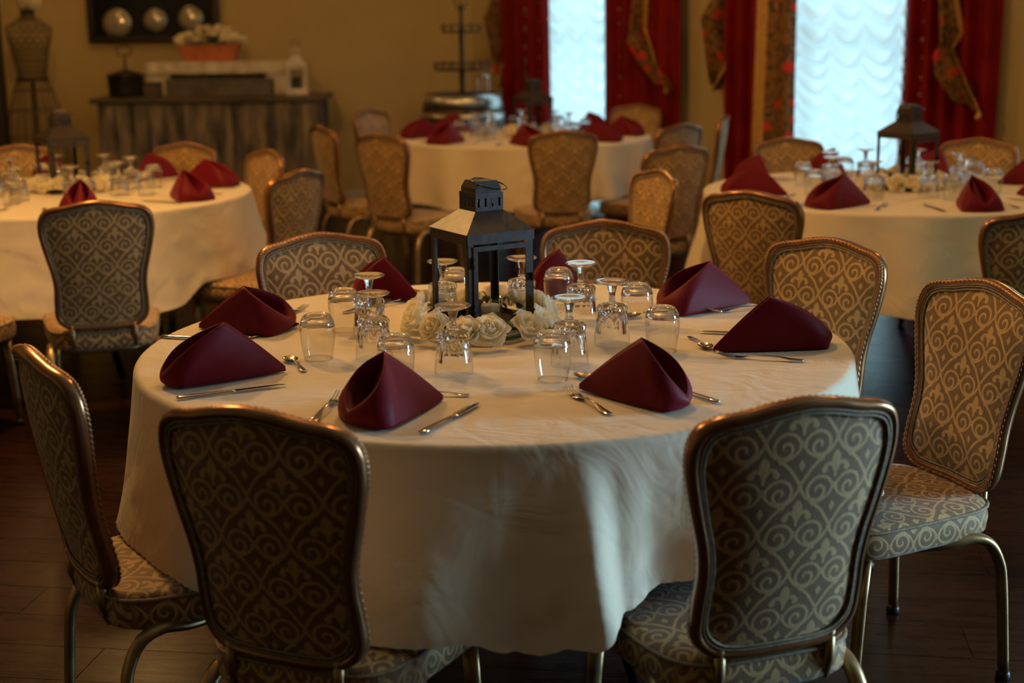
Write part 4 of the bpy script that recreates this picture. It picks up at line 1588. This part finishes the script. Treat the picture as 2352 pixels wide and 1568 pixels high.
# ------------------------------------------------------------------ bar counter against the back wall
bar = empty('bar_counter', (-2.335, 11.55, 0), 0, 'weathered grey barn-board bar with a dark top against the back wall', 'counter')
BL, BD, BT = 1.70, .62, .945
mb = MB().box((0, .02, (BT - .04) / 2), (BL - .03, BD - .08, BT - .04))
mb.obj('carcass', M['trough'], bar, smooth=False)
nb = 13
for q in range(nb):
    w = BL / nb
    h = BT - .045
    MB().box((-BL / 2 + w * (q + .5), -BD / 2 + .012 + random.uniform(-.002, .002), h / 2), (w - .005, .022, h), bev=.002).obj('board', M['board'], bar, smooth=False)
for sx in (-1, 1):
    for q in range(4):
        MB().box((sx * (BL / 2 - .004), -BD / 2 + .10 + q * .145, (BT - .045) / 2), (.02, .14, BT - .045), bev=.002).obj('board', M['board'], bar, smooth=False)
MB().box((0, 0, BT - .02), (BL + .10, BD + .06, .042), bev=.004).obj('counter_top', M['counter'], bar, smooth=False)

# things on the bar
bz = BT + .002
x0, yb = -2.30, 11.55
# cream draped shelf
sh = empty('shelf_riser', (-2.30, 11.65, bz), 0, 'cream draped riser shelf standing on the bar behind the grey trough', 'shelf')
MB().box((-.47, 0, .12), (.18, .24, .24), bev=.006).obj('side_panel', M['white_paint'], sh, smooth=False)
MB().box((.47, 0, .12), (.18, .24, .24), bev=.006).obj('side_panel', M['white_paint'], sh, smooth=False)
MB().box((0, 0, .248), (1.12, .27, .022), bev=.005).obj('shelf_board', M['white_paint'], sh, smooth=False)
MB().box((0, .11, .12), (1.02, .012, .24)).obj('back_panel', M['white_paint'], sh, smooth=False)
MB().grid(lambda a, b: (-.56 + 1.12 * a, -.139 - .006 * math.sin(a * 60), .258 - (.085 + .006 * math.sin(a * PI * 5) ** 2) * b), 90, 6).obj('drape', M['white_paint'], sh)
# grey trough with glass bottles
tr = empty('trough', (-2.265, 11.44, bz), 0, 'long grey-washed wooden trough on the bar holding small bottles', 'trough')
for d_, s_ in (((0, -.07, .065), (.82, .014, .13)), ((0, .07, .065), (.82, .014, .13)), ((-.403, 0, .065), (.014, .126, .13)), ((.403, 0, .065), (.014, .126, .13)), ((0, 0, .008), (.80, .126, .014))):
    MB().box(d_, s_, bev=.002).obj('trough_panel', M['trough'], tr, smooth=False)
jar0 = None
for q in range(11):
    if jar0 is None:
        jar0 = empty('bottle', cat='bottle')
        MB().lathe([(0, 0), (.024, 0), (.026, .004), (.026, .10), (.012, .125), (.011, .150), (.013, .152), (.009, .152), (.009, .12), (.022, .098), (.022, .008), (0, .008)], 20).obj('body', M['glass'], jar0)
        MB().lathe([(0, .15), (.010, .15), (.010, .163), (0, .163)], 12).obj('stopper', M['hoop'], jar0)
        b_ = jar0
        b_.location = (-2.265 - .35 + q * .07, 11.44, bz + .017)
        tag(b_, 'small clear bottle standing in the grey trough on the bar', group='bottles in the trough on the bar')
    else:
        dup(jar0, (-2.265 - .35 + q * .07, 11.44, bz + .017), 0, 'small clear bottle standing in the grey trough on the bar', 'bottles in the trough on the bar')
# terracotta planter with cream flowers
def flower_bunch(name, n, rx, ry, rz_, seed, parent, mat='petal'):
    rnd = random.Random(seed)
    out = []
    for q in range(n):
        a, r = rnd.uniform(0, 2 * PI), rnd.random() ** .5
        x, y = rx * r * math.cos(a), ry * r * math.sin(a)
        z = rz_ * (1 - r * r) * rnd.uniform(.6, 1)
        o = bpy.data.objects.new('blossom', ROSES[q % 2])
        link(o, parent)
        o.location = (x, y, z)
        o.rotation_euler = (rnd.uniform(-.6, .6) - y / ry * .4, x / rx * .8, rnd.uniform(0, 6))
        o.scale = (1.15, 1.15, 1.15)
pt = empty('flower_planter', (-2.37, 11.65, bz + .262), 0, 'orange terracotta trough of cream flowers on top of the riser shelf', 'planter')
V = []
for z, sx, sy in ((0, .19, .065), (.10, .225, .085), (.118, .235, .092), (.128, .232, .090)):
    V += [(-sx, -sy, z), (sx, -sy, z), (sx, sy, z), (-sx, sy, z)]
F = [(3, 2, 1, 0)]
for j in range(3):
    for k in range(4): F.append((j * 4 + k, j * 4 + (k + 1) % 4, (j + 1) * 4 + (k + 1) % 4, (j + 1) * 4 + k))
V += [(-.21, -.075, .12), (.21, -.075, .12), (.21, .075, .12), (-.21, .075, .12)]
for k in range(4): F.append((12 + k, 12 + (k + 1) % 4, 16 + (k + 1) % 4, 16 + k))
F.append((16, 17, 18, 19))
MB().add(V, F).obj('pot', M['terracotta'], pt, smooth=False)
fb = bpy.data.objects.new('foliage', MB().lathe([(0, .155), (.1, .15), (.19, .13), (.2, .12), (0, .118)], 20).mesh('foliage', M['leaf']))
link(fb, pt); fb.scale = (1, .4, 1)
bunch = bpy.data.objects.new('flower_bunch', None)
rnd = random.Random(4)
for q in range(44):
    a, r = rnd.uniform(0, 2 * PI), rnd.random() ** .5
    x, y = .27 * r * math.cos(a), .11 * r * math.sin(a)
    z = .145 + .115 * (1 - r * r) * rnd.uniform(.5, 1)
    o = bpy.data.objects.new('blossom', ROSES[q % 2])
    link(o, pt)
    o.location = (x, y, z)
    o.rotation_euler = (rnd.uniform(-.7, .5), x / .27 * .9, rnd.uniform(0, 6))
    o.scale = (1.15, 1.15, 1.15)
# white lantern at the right end of the bar
wl = empty('white_lantern', (-1.675, 11.50, bz), D(12), 'white slatted wooden lantern on the right end of the bar', 'lantern')
mb = MB().box((0, 0, .01), (.17, .17, .02), bev=.002)
mb.obj('base', M['white_paint'], wl, smooth=False)
for sx in (-1, 1):
    for sy in (-1, 1):
        MB().box((sx * .066, sy * .066, .12), (.026, .026, .20), bev=.002).obj('corner_post', M['white_paint'], wl, smooth=False)
MB().box((0, 0, .20), (.10, .006, .04)).box((0, -.066, .21), (.11, .012, .03)).box((0, -.066, .035), (.11, .012, .03)).obj('rail', M['white_paint'], wl, smooth=False)
MB().box((0, -.066, .12), (.105, .004, .14)).obj('pane', M['pane'], wl, smooth=False)
b, c = .088, .03
MB().add([(-b, -b, .22), (b, -b, .22), (b, b, .22), (-b, b, .22), (-c, -c, .30), (c, -c, .30), (c, c, .30), (-c, c, .30)], [(3, 2, 1, 0), (0, 1, 5, 4), (1, 2, 6, 5), (2, 3, 7, 6), (3, 0, 4, 7), (4, 5, 6, 7)]).obj('roof', M['white_paint'], wl, smooth=False)
for sx in (-1, 1):
    for sy in (-1, 1):
        MB().box((sx * .022, sy * .022, .325), (.012, .012, .05)).obj('finial_post', M['white_paint'], wl, smooth=False)
MB().box((0, 0, .355), (.07, .07, .012), bev=.002).obj('cap', M['white_paint'], wl, smooth=False)
MB().tube([(.03 * math.cos(2 * PI * q / 20), 0, .385 + .03 * math.sin(2 * PI * q / 20)) for q in range(20)], .003, 6, closed=True).obj('ring_handle', M['iron'], wl)
cd = empty('pillar_candle', (-1.675, 11.50, bz + .021), 0, 'dark pillar candle inside the white lantern on the bar', 'candle')
MB().lathe([(0, 0), (.032, 0), (.033, .002), (.033, .11), (.029, .113), (0, .110)], 24).obj('wax', M['black_metal'], cd)
MB().tube([(0, 0, .108), (.001, 0, .122)], .0015, 6).obj('wick', M['wick'], cd)
# dark tub with a sign holder
tb = empty('drinks_tub', (-3.0, 11.44, bz), 0, 'dark round metal tub at the left end of the bar', 'tub')
MB().lathe([(0, 0), (.125, 0), (.135, .02), (.145, .17), (.150, .175), (.140, .175), (.13, .03), (0, .03)], 40).obj('body', M['iron'], tb)
MB().lathe([(.137, .05), (.143, .055), (.138, .06)], 40).obj('hoop', M['black_metal'], tb)
MB().lathe([(.143, .13), (.149, .135), (.144, .14)], 40).obj('hoop', M['black_metal'], tb)
MB().lathe([(0, .16), (.13, .165), (.09, .19), (.04, .20), (0, .20)], 30).obj('lid', M['iron'], tb)
sg = empty('sign_holder', (-3.0, 11.44, bz + .202), 0, 'small metal card holder standing up from the dark tub on the bar', 'holder')
MB().lathe([(0, 0), (.035, 0), (.035, .006), (.008, .01), (0, .01)], 20).obj('base', M['iron'], sg)
MB().tube([(0, 0, .008), (0, 0, .12)], .008, 8).obj('stem', M['iron'], sg)
MB().tube([(.055 * math.copysign(abs(math.cos(a)) ** .4, math.cos(a)), 0, .155 + .035 * math.copysign(abs(math.sin(a)) ** .4, math.sin(a))) for a in [2 * PI * q / 24 for q in range(24)]], .005, 6, closed=True).obj('card_frame', M['iron'], sg)
bx_ = MB().box((-3.145 + 0, 11.44, bz), (.01, .01, .01))
bb = empty('wooden_box', (-3.02, 11.38, bz), 0)
bpy.data.objects.remove(bb)
ob = empty('box', (-2.80, 11.47, bz), 0, 'low dark box beside the tub on the left end of the bar', 'box')
MB().box((0, 0, .05), (.12, .16, .10), bev=.004).obj('body', M['counter'], ob, smooth=False)
MB().box((0, 0, .106), (.126, .166, .012), bev=.003).obj('lid', M['counter'], ob, smooth=False)
cup0 = None

# black framed panel with three round dials above the bar
fr = empty('wall_panel', (-2.90, YB - .03, 0), 0, 'black framed panel with three round glass discs on the wall above the bar', 'picture')
MB().box((0, 0, 1.86), (1.03, .03, 1.0), bev=.003).obj('panel', M['black_metal'], fr, smooth=False)
for c_, d_ in (((0, -.022, 1.385), (1.08, .05, .05)), ((0, -.022, 2.335), (1.08, .05, .05)), ((-.515, -.022, 1.86), (.05, .05, .90)), ((.515, -.022, 1.86), (.05, .05, .90))):
    MB().box(c_, d_, bev=.006).obj('frame', M['wood_dark'], fr, smooth=False)
for q, (u, z_, r_) in enumerate([(-.30, 1.510, .112), (.015, 1.53, .092), (.305, 1.54, .098)]):
    d_ = MB().lathe([(0, .05), (r_ * .55, .044), (r_ * .85, .028), (r_, .004), (r_, 0), (0, 0)], 36).obj('dial', M['bulb'], fr, rot=(D(90), 0, 0))
    d_.location = (u, -.018, z_)
    o = MB().lathe([(r_, 0), (r_ * 1.06, .004), (r_ * 1.06, .012), (r_, .014)], 36).obj('rim', M['hoop'], d_)

# ------------------------------------------------------------------ wire dress form by the left
df = empty('dress_form', (-3.62, 11.1, .07), 0, 'wire dress form with a caged skirt at the left of the bar', 'mannequin')
prof = [(.045, 1.53, .045), (.05, 1.49, .05), (.11, 1.455, .07), (.165, 1.42, .09), (.17, 1.36, .105), (.145, 1.28, .12), (.125, 1.18, .11), (.105, 1.08, .09), (.11, 1.03, .095)]
def ringpts(rx, ry, z, n=28): return [(rx * math.cos(2 * PI * k / n), ry * math.sin(2 * PI * k / n), z) for k in range(n)]
tor = MB()
NP = 60
def tprof(z):
    for i in range(len(prof) - 1):
        if prof[i][1] >= z >= prof[i + 1][1]:
            f = (prof[i][1] - z) / (prof[i][1] - prof[i + 1][1])
            return prof[i][0] * (1 - f) + prof[i + 1][0] * f, prof[i][2] * (1 - f) + prof[i + 1][2] * f
    return prof[-1][0], prof[-1][2]
for k in range(16):
    for sgn in (1, -1):
        pts = []
        for q in range(30):
            z = 1.52 - q * .49 / 29
            rx, ry = tprof(z)
            a = 2 * PI * k / 16 + sgn * q * .10
            pts.append((rx * math.cos(a), ry * math.sin(a), z))
        tor.tube(pts, .0035, 5)
for q in range(12):
    z = 1.515 - q * .043
    rx, ry = tprof(z)
    tor.tube(ringpts(rx, ry, z), .003, 5, closed=True)
tor.obj('wire_torso', M['wire'], df)
sk = [(1.03, .105, .095), (.95, .145, .13), (.80, .185, .17), (.60, .215, .20), (.40, .235, .22)]
for z, rx, ry in sk:
    MB().tube(ringpts(rx, ry, z), .0045, 6, closed=True).obj('skirt_hoop', M['wire'], df)
for k in range(22):
    a = 2 * PI * k / 22
    MB().tube([(rx * math.cos(a), ry * math.sin(a), z) for z, rx, ry in sk], .0055, 6).obj('skirt_wire', M['wire'], df)
MB().tube(ringpts(.112, .1, 1.035), .010, 8, closed=True).obj('belt', M['iron'], df)
MB().tube([(0, 0, 1.03), (0, 0, -.01)], .014, 8).obj('pole', M['iron'], df)
for k in range(3):
    a = 2 * PI * k / 3 + .4
    MB().tube([(0, 0, .07), (.12 * math.cos(a), .12 * math.sin(a), .02), (.2 * math.cos(a), .2 * math.sin(a), -.058)], .010, 8).obj('foot', M['iron'], df)
MB().lathe([(0, 1.52), (.05, 1.52), (.052, 1.535), (.045, 1.55), (0, 1.552)], 24).obj('neck_cap', M['iron'], df)
for sx in (-1, 1):
    MB().tube([(sx * (.15 + .018 * math.cos(a)), .05 * math.sin(a), 1.37 + .055 * math.cos(a)) for a in [2 * PI * q / 20 for q in range(20)]], .004, 6, closed=True).obj('armhole', M['wire'], df)
hd = empty('flower_ball', (-3.6, 11.1, 1.624), 0, 'ball of cream flowers on the neck of the wire dress form', 'flowers')
MB().lathe([(0, 0), (.03, .005), (.06, .04), (.06, .08), (.03, .12), (0, .125)], 16).obj('core', M['leaf'], hd)
for q in range(26):
    u = 1 - 2 * (q + .5) / 26
    a = q * 2.399
    s = math.sqrt(1 - u * u)
    o = bpy.data.objects.new('blossom', ROSES[q % 2])
    link(o, hd)
    v = Vector((s * math.cos(a), s * math.sin(a), u))
    if v.z < -.75: continue
    o.location = v * .06 + Vector((0, 0, .066))
    o.rotation_euler = v.to_track_quat('Z', 'Y').to_euler()
    o.scale = (1.1, 1.1, 1.1)

# ------------------------------------------------------------------ barrel with tiered stand
ba = empty('wine_barrel', (-.350, 10.95, 0), 0, 'oak wine barrel with bright steel hoops beyond the far middle table', 'barrel')
BHt = .965
def brr(z): return .335 - .055 * ((z / BHt - .5) * 2) ** 2
for k in range(22):
    a0, a1 = 2 * PI * k / 22 + .008, 2 * PI * (k + 1) / 22 - .008
    V, F = [], []
    for j in range(9):
        z = BHt * j / 8
        for (a, dr) in ((a0, 0), ((a0 + a1) / 2, .003), (a1, 0), (a1, -.025), (a0, -.025)):
            r = brr(z) + dr
            V.append((r * math.cos(a), r * math.sin(a), z))
    for j in range(8):
        for q in range(5):
            F.append((j * 5 + q, j * 5 + (q + 1) % 5, (j + 1) * 5 + (q + 1) % 5, (j + 1) * 5 + q))
    F += [(4, 3, 2, 1, 0), (40, 41, 42, 43, 44)]
    MB().add(V, F).obj('stave', M['barrel'], ba, smooth=False)
MB().lathe([(0, BHt - .03), (.262, BHt - .03), (.262, BHt - .012), (0, BHt - .012)], 40).obj('barrel_head', M['barrel'], ba)
for z0, z1 in ((BHt - .105, BHt + .002), (BHt - .185, BHt - .135), (BHt - .33, BHt - .28), (.25, .30), (.10, .155), (0.0, .06)):
    MB().lathe([(brr(z0) + .003, z0), (brr(z0) + .0075, z0), (brr(z1) + .0075, z1), (brr(z1) + .003, z1)], 48, close=True).obj('hoop', M['hoop'], ba)
st = empty('tiered_stand', (-.350, 10.95, BHt - .011), 0, 'black wrought-iron tiered stand on the barrel', 'stand')
MB().lathe([(0, 0), (.09, 0), (.09, .012), (.03, .02), (.02, .03), (0, .03)], 24).obj('base', M['iron'], st)
MB().lathe([(.020, .02), (.018, .1), (.022, .19), (.017, .21), (.017, .46), (.022, .48), (.014, .51), (.012, .61), (.02, .63), (.010, .67), (0, .71)], 12).obj('pole', M['iron'], st)
for z, r_, n_ in ((.185, .20, 16), (.46, .14, 12)):
    p = MB().lathe([(0, z), (r_, z), (r_ + .004, z + .008), (r_, z + .012), (0, z + .012)], 32).obj('tier', M['iron'], st)
    MB().tube(ringpts(r_, r_, z + .05), .004, 5, closed=True).obj('rail', M['iron'], p)
    for k in range(n_):
        a = 2 * PI * k / n_
        MB().tube([(r_ * math.cos(a), r_ * math.sin(a), z + .01), ((r_ + .012) * math.cos(a), (r_ + .012) * math.sin(a), z + .035), (r_ * math.cos(a), r_ * math.sin(a), z + .062)], .004, 5).obj('scroll', M['iron'], p)
MB().tube([(.045 * math.cos(a), 0, .68 + .045 * math.sin(a)) for a in [2 * PI * q / 24 for q in range(24)]], .005, 6, closed=True).obj('finial_ring', M['iron'], st)
j = empty('glass_jar', (-.19, 10.80, BHt - .012), 0, 'clear glass jar standing on the barrel beside the iron stand', 'jar')
MB().lathe([(0, 0), (.045, 0), (.048, .004), (.048, .13), (.040, .14), (.036, .14), (.043, .128), (.043, .008), (0, .008)], 28).obj('body', M['glass'], j)
MB().lathe([(0, .14), (.044, .14), (.044, .152), (.01, .158), (.008, .17), (0, .172)], 24).obj('lid', M['hoop'], j)

# drop helper-free leftovers and finish
for o in list(bpy.data.objects):
    if o.name == 'flower_bunch': bpy.data.objects.remove(o)
